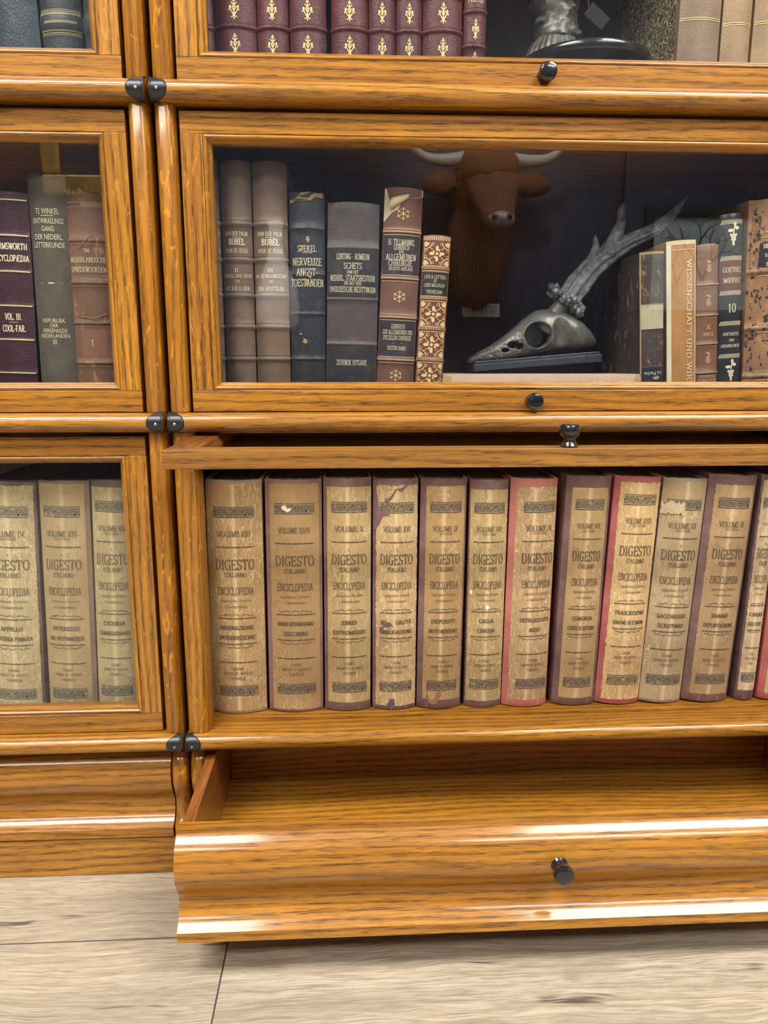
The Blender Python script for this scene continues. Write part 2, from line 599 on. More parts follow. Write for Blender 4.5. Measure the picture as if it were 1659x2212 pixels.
# ------------------------------------------------------------------ the room
m = MB(); m.box(-4, 4, -3.4, 0.42, -0.05, 0)
struct(m.build('floor', FLOOR))
m = MB(); m.box(-4, 4, -3.4, 0.42, 2.7, 2.75)
struct(m.build('ceiling', WHITE))
m = MB(); m.box(-4, 4, 0.42, 0.47, 0, 2.7)
struct(m.build('wall_north', WHITE))
m = MB(); m.box(-4.05, -4, -3.4, 0.42, 0, 2.7)
struct(m.build('wall_west', GREYWALL))
m = MB(); m.box(4, 4.05, -3.4, 0.42, 0, 2.7)
struct(m.build('wall_east', GREYWALL))
m = MB()
m.box(-4, 1.70, -3.45, -3.4, 0, 2.0, 0)
m.box(1.75, 4, -3.45, -3.4, 0, 2.0, 1)
m.box(1.70, 1.75, -3.45, -3.43, 0, 2.0, 0)
m.box(-4, 4, -3.45, -3.4, 2.0, 2.7, 2)  # paler upper band added for its sheen in the oak and glass
struct(m.build('wall_south', [NAVY, NAVY2, SHEENBAND]))

names = ['left front', 'right front', 'left rear', 'right rear']
for i, (x, y, sx, sy, k) in enumerate(PANELS):
    t = empty('ceiling_light', (x, y, 2.7))
    m = MB()
    for a in (((-sx / 2 - .02, sx / 2 + .02, -sy / 2 - .02, -sy / 2)), ((-sx / 2 - .02, sx / 2 + .02, sy / 2, sy / 2 + .02)),
              ((-sx / 2 - .02, -sx / 2, -sy / 2, sy / 2)), ((sx / 2, sx / 2 + .02, -sy / 2, sy / 2))):
        m.box(*a, -0.04, 0)
    m.build('frame', WHITE, t)
    m = MB(); m.box(-sx / 2, sx / 2, -sy / 2, sy / 2, -0.03, -0.02)
    m.build('diffuser', mat_emit('light_panel_glow', LIGHT_COLOR, LIGHT_STRENGTH * k), t)
    tag(t, 'long white ceiling light panel overhead, %s of four' % names[i], 'ceiling light', 'ceiling light panels')

for lx, ly, aim, en, nm in ((0.94, -2.2, (0.94, -3.3, 1.45), 150, 'aimed at the cow head'), (-0.25, -2.2, (-0.15, -3.15, 1.05), 130, 'aimed at the stand-in vase')):  # unseen spotlights added to brighten the cow and vase reflections
    t = empty('added_spotlight', (lx, ly, 2.7))
    m = MB()
    m.lathe([(.045, 0), (.045, -.02), (.012, -.022), (.012, -.06)], 20)
    m.build('mount', WHITE, t, smooth=40)
    d = (Vector(aim) - Vector((lx, ly, 2.6))).normalized()
    M = Matrix.Translation((0, 0, -.10)) @ (-d).to_track_quat('Z', 'Y').to_matrix().to_4x4()
    m = MB()
    m.lathe([(.040, -.05), (.046, -.05), (.046, .05), (.03, .065), (.0, .066)], 24, M)
    m.build('lamp_head', WHITE, t, smooth=40)
    ld = bpy.data.lights.new('spot_beam', 'SPOT')
    ld.energy = en; ld.spot_size = R(50); ld.spot_blend = .6; ld.shadow_soft_size = .04
    lo = bpy.data.objects.new('spot_beam', ld); col.objects.link(lo)
    lo.parent = t; lo.location = Vector((0, 0, -.10)) + d * .06; lo.rotation_euler = d.to_track_quat('-Z', 'Y').to_euler()
    tag(t, 'added spotlight %s on the far wall to brighten its reflection' % nm, 'spotlight', 'added spotlights')

# ------------------------------------------------------------------ bookcase
BAY = 0.84          # one bay is this wide
GAP = 0.0027


def mx(side, x):
    """bay-local x (0 at the joint between the bays, growing outwards)"""
    return x if side > 0 else -x


def bbox(m, side, x0, x1, y0, y1, z0, z1, mi=0):
    a, b = mx(side, x0), mx(side, x1)
    m.box(min(a, b), max(a, b), y0, y1, z0, z1, mi)


def rail_profile(z0, z1, yback=0.022):
    r = (z1 - z0) / 2
    yc = -0.0185 + r
    pts = [(yback, z1)]
    for k in range(0, 13):
        a = PI / 2 + PI * k / 12
        pts.append((yc + r * math.cos(a), (z0 + z1) / 2 + r * math.sin(a)))
    pts.append((yback, z0))
    return pts, yc, r


def knob_at(parent, base, direction, scale=1.0):
    d = Vector(direction).normalized()
    q = d.to_track_quat('Z', 'Y').to_matrix().to_4x4()
    M = Matrix.Translation(base) @ q @ Matrix.Scale(scale, 4)
    m = MB()
    m.lathe([(0.0085, 0), (0.0088, 0.0015), (0.0078, 0.003), (0.0064, 0.005), (0.0060, 0.0075), (0.0072, 0.0100), (0.0096, 0.0120),
             (0.0106, 0.0150), (0.0104, 0.0185), (0.0092, 0.0212), (0.0070, 0.0222), (0.0015, 0.0224)], 28, M)
    return m.build('knob', KNOB, parent, smooth=True)


def bracket(parent, side, z0, z1):
    """black iron cap over the end of the rounded rail"""
    prof, yc, r = rail_profile(z0, z1)
    zc = (z0 + z1) / 2
    w = 0.0210
    ro = r + 0.0011
    v, f = [], []
    nu, nv = 14, 16
    for i in range(nu + 1):
        a = R(86) + R(188) * i / nu
        yy, zz = yc + ro * math.cos(a), zc + ro * math.sin(a)
        q = math.sin(a) if abs(math.cos(a)) > .2 else math.copysign(1, math.sin(a)) * .98
        xe = 0.0015 + (w - 0.0015) * (0.30 + 0.70 * math.sqrt(max(0.0, 1 - abs(q) ** 2.4)))
        for j in range(nv + 1):
            u = j / nv
            x = 0.0026 + (xe - 0.0026) * u
            lift = 0.0 if u < 0.93 else -0.0008 * (u - 0.93) / 0.07
            lip = 0.0009 if u < 0.12 else 0
            rr = ro + lift + lip
            v.append((mx(side, x), yc + rr * math.cos(a), zc + rr * math.sin(a)))
    for i in range(nu):
        for j in range(nv):
            q = (i * (nv + 1) + j, i * (nv + 1) + j + 1, (i + 1) * (nv + 1) + j + 1, (i + 1) * (nv + 1) + j)
            f.append(q if side < 0 else q[::-1])
    o = mesh_obj('corner_bracket', v, f, IRON, parent, smooth='all')
    so = o.modifiers.new('solid', 'SOLIDIFY')
    so.thickness = 0.0006
    m = MB()
    M = Matrix.Translation((mx(side, 0.0105), yc - ro + 0.0001, zc - 0.001)) @ Matrix.Rotation(R(90), 4, 'X')
    m.lathe([(0.0016, 0), (0.0015, 0.0005), (0.0008, 0.0009), (0.0002, 0.001)], 12, M)
    m.build('screw', STEEL, o, smooth=True)


def post_profile(x0, x1, side, yf=-0.0075, yb=0.03):
    """upright corner post with a softly rounded, faceted front"""
    w = x1 - x0
    pts = []
    for fx, fy in ((0, 1.0), (0.0, 0.36), (0.05, 0.19), (0.14, 0.07), (0.28, 0.0), (0.72, 0.0), (0.86, 0.07), (0.95, 0.19), (1.0, 0.36), (1, 1.0)):
        y = yf + (0.03) * fy if fy < 1 else yb
        pts.append((mx(side, x0 + w * fx), y))
    return pts if side > 0 else pts[::-1]


def door_mesh(side, x0, x1, z0, z1, y0=0.0, th=0.018, wst=0.0234, wb=0.0240, wt=0.0222):
    """frame with bevelled inner moulding, two grain directions; returns MB and opening"""
    m = MB()
    a, b = x0 + wst, x1 - wst
    c, d = z0 + wb, z1 - wt
    bbox(m, side, x0, a, y0, y0 + th, c, d, 1)
    bbox(m, side, b, x1, y0, y0 + th, c, d, 1)
    bbox(m, side, x0, x1, y0, y0 + th, z0, c, 0)
    bbox(m, side, x0, x1, y0, y0 + th, d, z1, 0)
    mw, md = 0.0088, 0.0085
    # moulding: small bead then slope down to the glass
    prof = [(0.0, 0.0014), (0.0007, 0.0004), (0.0018, -0.0003), (0.0030, -0.0001), (0.0042, 0.0009), (0.0052, 0.0023), (0.0060, 0.0042), (0.0072, 0.0058), (mw, md), (mw, th - 0.001), (0.0, th - 0.001)]
    def strip(p0, p1, nrm, mi, s0, s1):
        # p0->p1 along an edge of the opening, nrm pointing into the opening
        v = []
        for (px, pz), sg in ((p0, s0), (p1, s1)):
            for u, dy in prof:
                v.append((mx(side, px + nrm[0] * u + sg[0] * u), y0 + dy, pz + nrm[1] * u + sg[1] * u))
        n = len(prof)
        f = [(i, (i + 1) % n, n + (i + 1) % n, n + i) for i in range(n)]
        m.add(v, f, mi)
    strip((a, c), (b, c), (0, 1), 0, (1, 0), (-1, 0))
    strip((a, d), (b, d), (0, -1), 0, (1, 0), (-1, 0))
    strip((a, c), (a, d), (1, 0), 1, (0, 1), (0, -1))
    strip((b, c), (b, d), (-1, 0), 1, (0, 1), (0, -1))
    return m, (a + mw, b - mw, c + mw, d - mw)


def recalc(o):
    import bmesh
    bm = bmesh.new()
    bm.from_mesh(o.data)
    bmesh.ops.recalc_face_normals(bm, faces=bm.faces)
    bm.to_mesh(o.data)
    bm.free()


def section(side, z0, zr, ztop, label, door='closed', knob=True, post_w=0.0218):
    root = empty('bookcase_section', (mx(side, BAY / 2), 0.0, 0.0))
    root.location = (0, 0, 0)
    px0, px1 = GAP, GAP + post_w
    prof, yc, r = rail_profile(z0, zr)
    m = MB()
    a, b = mx(side, 0.0030), mx(side, BAY - 0.002)
    m.extrude(prof, min(a, b), max(a, b))
    o = m.build('rail', OAKX, root, smooth=30); recalc(o)
    m = MB(); bbox(m, side, 0.012, BAY - 0.012, 0.022, 0.328, z0 + 0.004, zr + 0.0050)
    m.build('shelf', OAKX, root, bevel=0.0006)
    for k, (p, q) in enumerate(((px0, px1), (BAY - px1, BAY - px0))):
        m = MB(); m.extrude(post_profile(p, q, side), zr, ztop, 'Z')
        o = m.build('post', OAKP, root, smooth=50, bevel=0.0012); recalc(o)
        m = MB(); xa = (p, p + 0.016) if k == 0 else (q - 0.016, q)
        bbox(m, side, xa[0], xa[1], 0.03, 0.33, z0 + 0.004 if False else zr + 0.005, ztop)
        m.build('side_panel', OAKZ, root)
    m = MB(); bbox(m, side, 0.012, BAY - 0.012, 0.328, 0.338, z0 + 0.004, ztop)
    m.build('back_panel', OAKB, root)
    m = MB(); bbox(m, side, px1 + 0.0005, BAY - px1 - 0.0005, 0.020, 0.327, ztop - 0.004, ztop - 0.0004)
    m.build('top_panel', OAKX, root)
    bracket(root, side, z0, zr)
    dx0, dx1 = px1 + 0.0037, BAY - px1 - 0.0037
    if door == 'open': dx0, dx1 = 0.0285, BAY - 0.0285
    dz0, dz1 = zr + 0.0008, ztop - 0.0055
    if door == 'closed':
        m, op = door_mesh(side, dx0, dx1, dz0, dz1)
        o = m.build('door', [OAKX, OAKZ], root, bevel=0.0007, smooth=42)
        recalc(o)
        m = MB(); bbox(m, side, op[0] - 0.003, op[1] + 0.003, 0.0092, 0.0112, op[2] - 0.003, op[3] + 0.003)
        m.build('glass_pane', GLASS, o)
        if knob:
            knob_at(o, (mx(side, BAY / 2 - 0.002), -0.0, dz0 + 0.0115), (0, -1, 0), 0.92)
    elif door == 'open':
        # flipped up and slid back over the books, face upwards
        H = dz1 - dz0
        m, op = door_mesh(side, dx0, dx1, 0.0, H)
        # local: face -Y, height Z  ->  face +Z, bottom edge to the viewer
        ztf, yf = 0.5628, -0.1585
        m.v = [(x, yf + z, ztf - y) for x, y, z in m.v]
        o = m.build('door', [OAKE, OAKY], root, bevel=0.0007)
        recalc(o)
        m = MB(); bbox(m, side, op[0] - 0.003, op[1] + 0.003, yf + op[2] - 0.003, yf + op[3] + 0.003, ztf - 0.0112, ztf - 0.0092)
        m.build('glass_pane', GLASS, o)
        knob_at(o, (mx(side, BAY / 2), yf + 0.0135, ztf), (0, 0, 1), 1.0)
    tag(root, label, 'bookcase', 'stacked glass-door bookcase units')
    return root


RZ = [(0.9110, 0.9325, 1.262), (0.5670, 0.5885, 0.9110), (0.1757, 0.1965, 0.5670)]
section(1, *RZ[0], 'glazed oak bookcase unit holding the burgundy books and sculpture, top right')
section(1, *RZ[1], 'glazed oak bookcase unit with the antlered skull inside, behind a closed door')
section(1, *RZ[2], 'oak bookcase unit whose glass door is flipped open above tan volumes', door='open', post_w=0.0278)
section(-1, *RZ[0], 'glazed oak bookcase unit holding black leather books, at top left', knob=True)
section(-1, *RZ[1], 'glazed oak bookcase unit holding a purple encyclopedia volume, left of the skull unit')
section(-1, *RZ[2], 'closed glazed oak bookcase unit holding tan volumes, left of the open unit')

# base units with the ogee drawers
OGEE = [(0.0, 0.1708), (-0.0006, 0.1655), (-0.0018, 0.1648), (-0.0056, 0.1618), (-0.0094, 0.1586), (-0.0128, 0.1552), (-0.0156, 0.1514), (-0.0177, 0.1468),
        (-0.0192, 0.1412), (-0.0200, 0.1350), (-0.0198, 0.1280), (-0.0178, 0.1200), (-0.0140, 0.1125), (-0.0098, 0.1058), (-0.0066, 0.0990), (-0.0050, 0.0920),
        (-0.0052, 0.0855), (-0.0074, 0.0795), (-0.0112, 0.0745), (-0.0162, 0.0703), (-0.0208, 0.0674), (-0.0228, 0.0660), (-0.0230, 0.0548)]


def base_unit(side, pull, label):
    root = empty('drawer_cabinet', (0, 0, 0))
    # body
    m = MB()
    for xa, xb in ((0.003, 0.018), (BAY - 0.018, BAY - 0.003)):
        bbox(m, side, xa, xb, 0.034, 0.33, 0.0, 0.1740)
    m.build('side_panel', OAKZ, root)
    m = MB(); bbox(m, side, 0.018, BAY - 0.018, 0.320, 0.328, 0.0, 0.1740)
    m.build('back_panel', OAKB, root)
    m = MB(); bbox(m, side, 0.0195, BAY - 0.0195, 0.03, 0.31, 0.050, 0.0565)
    m.build('bottom_panel', OAKX, root)
    m = MB(); bbox(m, side, 0.0025, BAY - 0.0025, -0.0015, 0.020, 0.0, 0.0525)
    m.build('plinth', OAKX, root, bevel=0.0016)
    # ogee posts
    for k, (p, q) in enumerate(((0.0022, 0.0215), (BAY - 0.0215, BAY - 0.0022))):
        v, f = [], []
        zs = [(y, z) for y, z in OGEE]
        zs = [(0.004, 0.1752), (0.002, 0.171)] + zs[3:]
        sh = [(0.0, 1.0), (0.0, 0.0075), (0.10, 0.0035), (0.25, 0.0010), (0.5, 0.0), (0.75, 0.0010), (0.90, 0.0035), (1.0, 0.0075), (1.0, 1.0)]
        for y, z in zs:
            for fx, fy in sh:
                yy = 0.033 if fy == 1.0 else 0.0110 + y * 0.75 + fy
                v.append((mx(side, p + (q - p) * fx), yy, z))
        n = len(sh)
        for i in range(len(zs) - 1):
            for j in range(n):
                f.append((i * n + j, i * n + (j + 1) % n, (i + 1) * n + (j + 1) % n, (i + 1) * n + j))
        f += [tuple(range(n)), tuple((len(zs) - 1) * n + j for j in range(n - 1, -1, -1))]
        o = mesh_obj('post', v, f, OAKP, root, smooth=50); recalc(o)
    # drawer
    y0 = 0.0185 - pull
    x0, x1 = 0.0222, BAY - 0.0222
    prof = [(y0 + y, z) for y, z in OGEE] + [(y0 + 0.012, 0.0548), (y0 + 0.012, 0.1708)]
    m = MB()
    a, b = mx(side, x0), mx(side, x1)
    m.extrude(prof, min(a, b), max(a, b))
    d = m.build('drawer', OAKX, root, smooth=35); recalc(d)
    for xa, xb in ((0.0235, 0.0355), (BAY - 0.0355, BAY - 0.0235)):
        m = MB(); bbox(m, side, xa, xb, y0 + 0.0122, y0 + 0.275, 0.060, 0.1625)
        m.build('drawer_side', OAKY, d, bevel=0.0008)
    m = MB(); bbox(m, side, 0.0357, BAY - 0.0357, y0 + 0.0122, y0 + 0.263, 0.0630, 0.0680)
    m.build('drawer_bottom', OAKX, d)
    m = MB(); bbox(m, side, 0.0357, BAY - 0.0357, y0 + 0.263, y0 + 0.275, 0.0630, 0.1450)
    m.build('drawer_back', OAKX, d, bevel=0.0008)
    knob_at(d, (mx(side, BAY / 2), y0 - 0.0185, 0.1290), (0, -1, 0), 1.0)
    tag(root, label, 'drawer cabinet', 'oak base units with curved drawers')


base_unit(1, 0.1810, 'oak bookcase base with its long curved drawer pulled out, empty')
base_unit(-1, 0.0, 'oak bookcase base with closed curved drawer, left of the open drawer')


# ------------------------------------------------------------------ lettering and ornaments (2-D shapes: polygons in metres)
def arc(cx, cy, rx, ry, a0, a1, n=10):
    return [(cx + rx * math.cos(R(a0 + (a1 - a0) * i / n)), cy + ry * math.sin(R(a0 + (a1 - a0) * i / n))) for i in range(n + 1)]


G = {
    'A': (.84, [[(.08, 0), (.40, 1), (.41, 1)], [(.40, 1), (.76, 0)], [(.2, .34), (.64, .34)]], [(.08, 0), (.76, 0)]),
    'B': (.76, [[(.16, 0), (.16, 1)], [(.16, 1), (.36, 1)] + arc(.36, .76, .24, .24, 90, -90, 8) + [(.16, .52)], [(.36, .52)] + arc(.38, .26, .28, .26, 90, -90, 8) + [(.16, 0)]], [(.16, 0), (.16, 1)]),
    'C': (.82, [arc(.46, .5, .37, .5, 42, 318, 18), [(.735, .82), (.735, .98)], [(.735, .02), (.735, .2)]], []),
    'D': (.86, [[(.16, 0), (.16, 1)], [(.16, 1), (.36, 1)] + arc(.38, .5, .38, .5, 90, -90, 14) + [(.16, 0)]], [(.16, 0), (.16, 1)]),
    'E': (.74, [[(.16, 0), (.16, 1)], [(.16, 1), (.64, 1)], [(.16, 0), (.66, 0)], [(.16, .52), (.5, .52)], [(.64, 1), (.64, .82)], [(.66, 0), (.66, .2)], [(.5, .42), (.5, .62)]], [(.16, 0), (.16, 1)]),
    'F': (.70, [[(.16, 0), (.16, 1)], [(.16, 1), (.62, 1)], [(.16, .52), (.48, .52)], [(.62, 1), (.62, .82)]], [(.16, 0), (.16, 1)]),
    'G': (.86, [arc(.46, .5, .37, .5, 42, 300, 18), [(.735, .82), (.735, .98)], [(.70, .02), (.70, .42)]], [(.70, .42)]),
    'H': (.88, [[(.16, 0), (.16, 1)], [(.72, 0), (.72, 1)], [(.16, .5), (.72, .5)]], [(.16, 0), (.16, 1), (.72, 0), (.72, 1)]),
    'I': (.40, [[(.2, 0), (.2, 1)]], [(.2, 0), (.2, 1)]),
    'J': (.52, [[(.34, 1), (.34, .2)] + arc(.2, .2, .14, .2, 0, -150, 6)], [(.34, 1)]),
    'K': (.84, [[(.16, 0), (.16, 1)], [(.16, .4), (.68, 1)], [(.32, .56), (.74, 0)]], [(.16, 0), (.16, 1), (.68, 1), (.74, 0)]),
    'L': (.70, [[(.16, 0), (.16, 1)], [(.16, 0), (.64, 0)], [(.64, 0), (.64, .22)]], [(.16, 0), (.16, 1)]),
    'M': (1.02, [[(.14, 0), (.14, 1)], [(.14, 1), (.5, .05)], [(.5, .05), (.86, 1)], [(.86, 1), (.86, 0)]], [(.14, 0), (.14, 1), (.86, 0), (.86, 1)]),
    'N': (.88, [[(.16, 0), (.16, 1)], [(.16, 1), (.72, 0)], [(.72, 0), (.72, 1)]], [(.16, 0), (.16, 1), (.72, 1)]),
    'O': (.88, [arc(.44, .5, .36, .5, 0, 360, 24)], []),
    'P': (.72, [[(.16, 0), (.16, 1)], [(.16, 1), (.36, 1)] + arc(.36, .74, .26, .26, 90, -90, 8) + [(.16, .48)]], [(.16, 0), (.16, 1)]),
    'Q': (.88, [arc(.44, .5, .36, .5, 0, 360, 24), [(.45, .15), (.75, -.15)]], []),
    'R': (.82, [[(.16, 0), (.16, 1)], [(.16, 1), (.36, 1)] + arc(.36, .75, .25, .25, 90, -90, 8) + [(.16, .5)], [(.38, .5), (.7, 0)]], [(.16, 0), (.16, 1), (.72, 0)]),
    'S': (.68, [arc(.34, .75, .24, .25, 30, 250, 10) + [(.44, .45)] + arc(.34, .26, .26, .26, 50, -150, 10), [(.56, .8), (.56, .97)], [(.1, .03), (.1, .22)]], []),
    'T': (.80, [[(.4, 0), (.4, 1)], [(.06, 1), (.74, 1)], [(.06, 1), (.06, .8)], [(.74, 1), (.74, .8)]], [(.4, 0)]),
    'U': (.86, [[(.16, 1), (.16, .3)] + arc(.43, .3, .27, .3, 180, 360, 10) + [(.70, 1)]], [(.16, 1), (.70, 1)]),
    'V': (.84, [[(.08, 1), (.42, 0)], [(.42, 0), (.76, 1)]], [(.08, 1), (.76, 1)]),
    'W': (1.1, [[(.08, 1), (.33, 0)], [(.33, 0), (.55, .9)], [(.55, .9), (.78, 0)], [(.78, 0), (1.02, 1)]], [(.08, 1), (1.02, 1), (.55, 1)]),
    'X': (.84, [[(.08, 1), (.74, 0)], [(.72, 1), (.1, 0)]], [(.08, 1), (.74, 0), (.72, 1), (.1, 0)]),
    'Y': (.80, [[(.4, 0), (.4, .45)], [(.08, 1), (.4, .45)], [(.4, .45), (.72, 1)]], [(.4, 0), (.08, 1), (.72, 1)]),
    'Z': (.76, [[(.08, 1), (.66, 1)], [(.66, 1), (.08, 0)], [(.08, 0), (.68, 0)], [(.68, 0), (.68, .2)], [(.08, 1), (.08, .8)]], []),
    '.': (.32, [[(.14, 0), (.14, .10)]], []), ',': (.32, [[(.14, -.12), (.17, .1)]], []), '-': (.45, [[(.06, .4), (.38, .4)]], []),
    "'": (.28, [[(.14, .8), (.14, 1.05)]], []), ' ': (.42, [], []),
    '1': (.5, [[(.25, 0), (.25, 1)], [(.12, .82), (.25, 1)]], [(.25, 0)]), '0': (.66, [arc(.33, .5, .25, .5, 0, 360, 20)], []),
    '&': (.86, [arc(.36, .77, .17, .22, -60, 230, 10) + [(.75, .0)], [(.30, .58)] + arc(.34, .26, .27, .26, 110, 330, 10) + [(.75, .5)]], []),
}
G['\u00c6'] = (1.05, G['A'][1][:1] + [[(.45, 0), (.45, 1)], [(.40, 1), (.95, 1)], [(.45, 0), (.97, 0)], [(.45, .52), (.8, .52)], [(.2, .34), (.45, .34)], [(.95, 1), (.95, .82)], [(.97, 0), (.97, .2)]], [(.08, 0)])
G['\u00c0'] = (.84, G['A'][1] + [[(.30, 1.22), (.44, 1.08)]], [(.08, 0), (.76, 0)])


def ribbon(out, pts, T, t):
    """stroke with a broad nib: upright strokes T wide, level strokes t wide"""
    n = len(pts)
    closed = n > 3 and abs(pts[0][0] - pts[-1][0]) + abs(pts[0][1] - pts[-1][1]) < 1e-6
    L, Rr = [], []
    for i in range(n):
        if closed:
            a, b = pts[(i - 1) % (n - 1)], pts[(i + 1) % (n - 1)]
        else:
            a, b = pts[max(i - 1, 0)], pts[min(i + 1, n - 1)]
        dx, dy = b[0] - a[0], b[1] - a[1]
        l = math.hypot(dx, dy) or 1e-9
        dx, dy = dx / l, dy / l
        w = 0.5 * math.hypot(T * dy, t * dx)
        L.append((pts[i][0] - dy * w, pts[i][1] + dx * w))
        Rr.append((pts[i][0] + dy * w, pts[i][1] - dx * w))
    for i in range(n - 1):
        out.append([L[i], Rr[i], Rr[i + 1], L[i + 1]])


def serif_text(s, size, T=.15, t=.06, cond=1.0, track=.06):
    polys, x = [], 0.0
    for ch in s:
        g = G.get(ch)
        if g is None:
            g = G.get(ch.upper(), G[' '])
        w, strokes, ser = g
        loc = []
        for st in strokes:
            ribbon(loc, st, T, t)
        for sx, sy in ser:
            loc.append([(sx - .15, sy - t / 2 + (t / 2 if sy < .5 else -t / 2)), (sx + .15, sy - t / 2 + (t / 2 if sy < .5 else -t / 2)),
                        (sx + .15, sy + t / 2 + (t / 2 if sy < .5 else -t / 2)), (sx - .15, sy + t / 2 + (t / 2 if sy < .5 else -t / 2))])
        for p in loc:
            polys.append([((x + a) * size * cond, b * size) for a, b in p])
        x += w + track
    return polys, x * size * cond


_font_cache = {}


def font_text(s, size):
    """sans lettering from Blender's own font"""
    if s not in _font_cache:
        cu = bpy.data.curves.new('lettering_tmp', 'FONT')
        cu.body = s
        cu.size = 1.4
        cu.resolution_u = 2
        o = bpy.data.objects.new('lettering_tmp', cu)
        col.objects.link(o)
        me = o.to_mesh()
        vs = [(v.co.x, v.co.y) for v in me.vertices]
        fs = [tuple(p.vertices) for p in me.polygons]
        o.to_mesh_clear()
        bpy.data.objects.remove(o)
        bpy.data.curves.remove(cu)
        _font_cache[s] = (vs, fs)
    vs, fs = _font_cache[s]
    if not vs:
        return [], 0
    x0, x1 = min(v[0] for v in vs), max(v[0] for v in vs)
    return [[((vs[i][0] - x0) * size, vs[i][1] * size) for i in f] for f in fs], (x1 - x0) * size


def line_art(strokes, size, w=.06):
    out = []
    for st in strokes:
        ww = w
        if isinstance(st, tuple) and isinstance(st[1], (int, float)) and isinstance(st[0], list):
            st, ww = st
        ribbon(out, st, ww, ww)
    return [[(a * size, b * size) for a, b in p] for p in out]


def xf(polys, dx=0, dz=0, sx=1, sz=1, rot=0):
    c, s = math.cos(R(rot)), math.sin(R(rot))
    return [[(dx + (a * sx) * c - (b * sz) * s, dz + (a * sx) * s + (b * sz) * c) for a, b in p] for p in polys]


def disc(cx, cz, rx, rz=None, n=12, jag=0.0, rnd=random):
    rz = rx if rz is None else rz
    out = []
    for i in range(n):
        k = 1 + (rnd.random() - .5) * jag
        out.append((cx + rx * k * math.cos(2 * PI * i / n), cz + rz * k * math.sin(2 * PI * i / n)))
    return [out]


def rect(x0, x1, z0, z1, n=1):
    return [[(x0 + (x1 - x0) * i / n, z0), (x0 + (x1 - x0) * (i + 1) / n, z0), (x0 + (x1 - x0) * (i + 1) / n, z1), (x0 + (x1 - x0) * i / n, z1)] for i in range(n)]


def mirror(p):
    return p + [[(-a, b) for a, b in q][::-1] for q in p]


# motifs, about one unit tall
FLEUR = mirror(line_art([[(0, -.30), (.10, -.22), (.20, -.08), (.24, .06)], [(0, -.12), (.10, .02), (.10, .12)], [(0, .16), (.12, .24)], [(0, -.33), (.12, -.38)]], 1, .06)) \
    + mirror(disc(.24, .07, .075, .085, 8)) + mirror(disc(.30, -.06, .04, .06, 6)) + mirror(disc(.14, .26, .045, .04, 6)) + mirror(disc(.15, -.40, .045, .035, 6)) \
    + line_art([([(0, -.42), (0, .42)], .06)], 1) + disc(0, .43, .06, .09, 4) + mirror(disc(.08, .37, .04, .04, 6)) + [[(-.13, -.18), (.13, -.18), (.05, -.36), (-.05, -.36)]] + disc(0, -.46, .05, .05, 8) + disc(0, .1, .06, .07, 8)
SNOW = sum([xf(line_art([([(0, .05), (0, .42)], .05), arc(.09, .30, .09, .09, 180, 20, 5), arc(-.09, .30, .09, .09, 0, 160, 5)], 1, .045) + disc(0, .46, .045, .06, 6), rot=a, sx=.9) for a in (0, 60, 120, 180, 240, 300)], []) + disc(0, 0, .09)
SNOW = xf(SNOW, sx=1.15)
GRAPE = disc(0, .0, .001) + sum([disc(a, b, .058) for a, b in ((-.12, .0), (0, .0), (.12, .0), (-.06, -.1), (.06, -.1), (-.06, -.2), (.06, -.2), (0, -.3), (0, -.4))], []) \
    + line_art([[(0, .05), (.02, .3), (.12, .5)]], 1, .05) + disc(-.13, .2, .13, .08, 7, .3) + disc(.17, .3, .12, .08, 7, .3) + disc(.06, .46, .08, .1, 6, .2)
ROSE = line_art([arc(0, -.2, .18, .18, 0, 360, 12), arc(0, -.2, .08, .08, 0, 360, 8), [(0, 0), (0, .42)], arc(.1, .2, .12, .1, 200, 20, 6), arc(-.1, .28, .12, .1, -20, 160, 6), [(-.2, .05), (.2, .1)], [(-.08, .42), (.1, .36)]], 1, .05)


def quad_panel(w, h):
    """filigree panel: corner fans round a four-lobed flower"""
    p = line_art([[(-w / 2, -h / 2), (w / 2, -h / 2)], [(-w / 2, h / 2), (w / 2, h / 2)], [(-w / 2, -h / 2), (-w / 2, h / 2)], [(w / 2, -h / 2), (w / 2, h / 2)]], 1, .0006)
    for sx in (-1, 1):
        for sz in (-1, 1):
            q = disc(-w / 2 * .88, -h / 2 * .88, w * .10, h * .10, 8)
            q += line_art([arc(-w / 2, -h / 2, w * .30, h * .30, 0, 90, 8), arc(-w / 2, -h / 2, w * .19, h * .19, 0, 90, 6)], 1, .0010)
            q += line_art([arc(-w / 2 + w * .34, -h / 2 + h * .08, w * .05, h * .06, 0, 360, 6), arc(-w / 2 + w * .07, -h / 2 + h * .36, w * .04, h * .07, 0, 360, 6)], 1, .0006)
            q += line_art([[(-w / 2 + w * .2, -h / 2 + h * .2), (-w / 2 + w * .34, -h / 2 + h * .34)]], 1, .0007)
            p += [[(-a if sx > 0 else a, -b if sz > 0 else b) for a, b in r_] for r_ in q]
    k = min(w, h)
    for a in range(0, 360, 90):
        p += xf(disc(0, .24 * k, .075 * k, .13 * k, 8) + disc(.10 * k, .15 * k, .045 * k, .06 * k, 6), rot=a)
    p += disc(0, 0, .07 * k)
    return p


def hatch(w, h, n, lean=.5):
    out = []
    for i in range(n):
        x = -w / 2 + w * i / n
        out.append([(x, 0), (x + w / n * .5, 0), (x + w / n * (.5 + lean), h), (x + w / n * lean, h)])
    return out


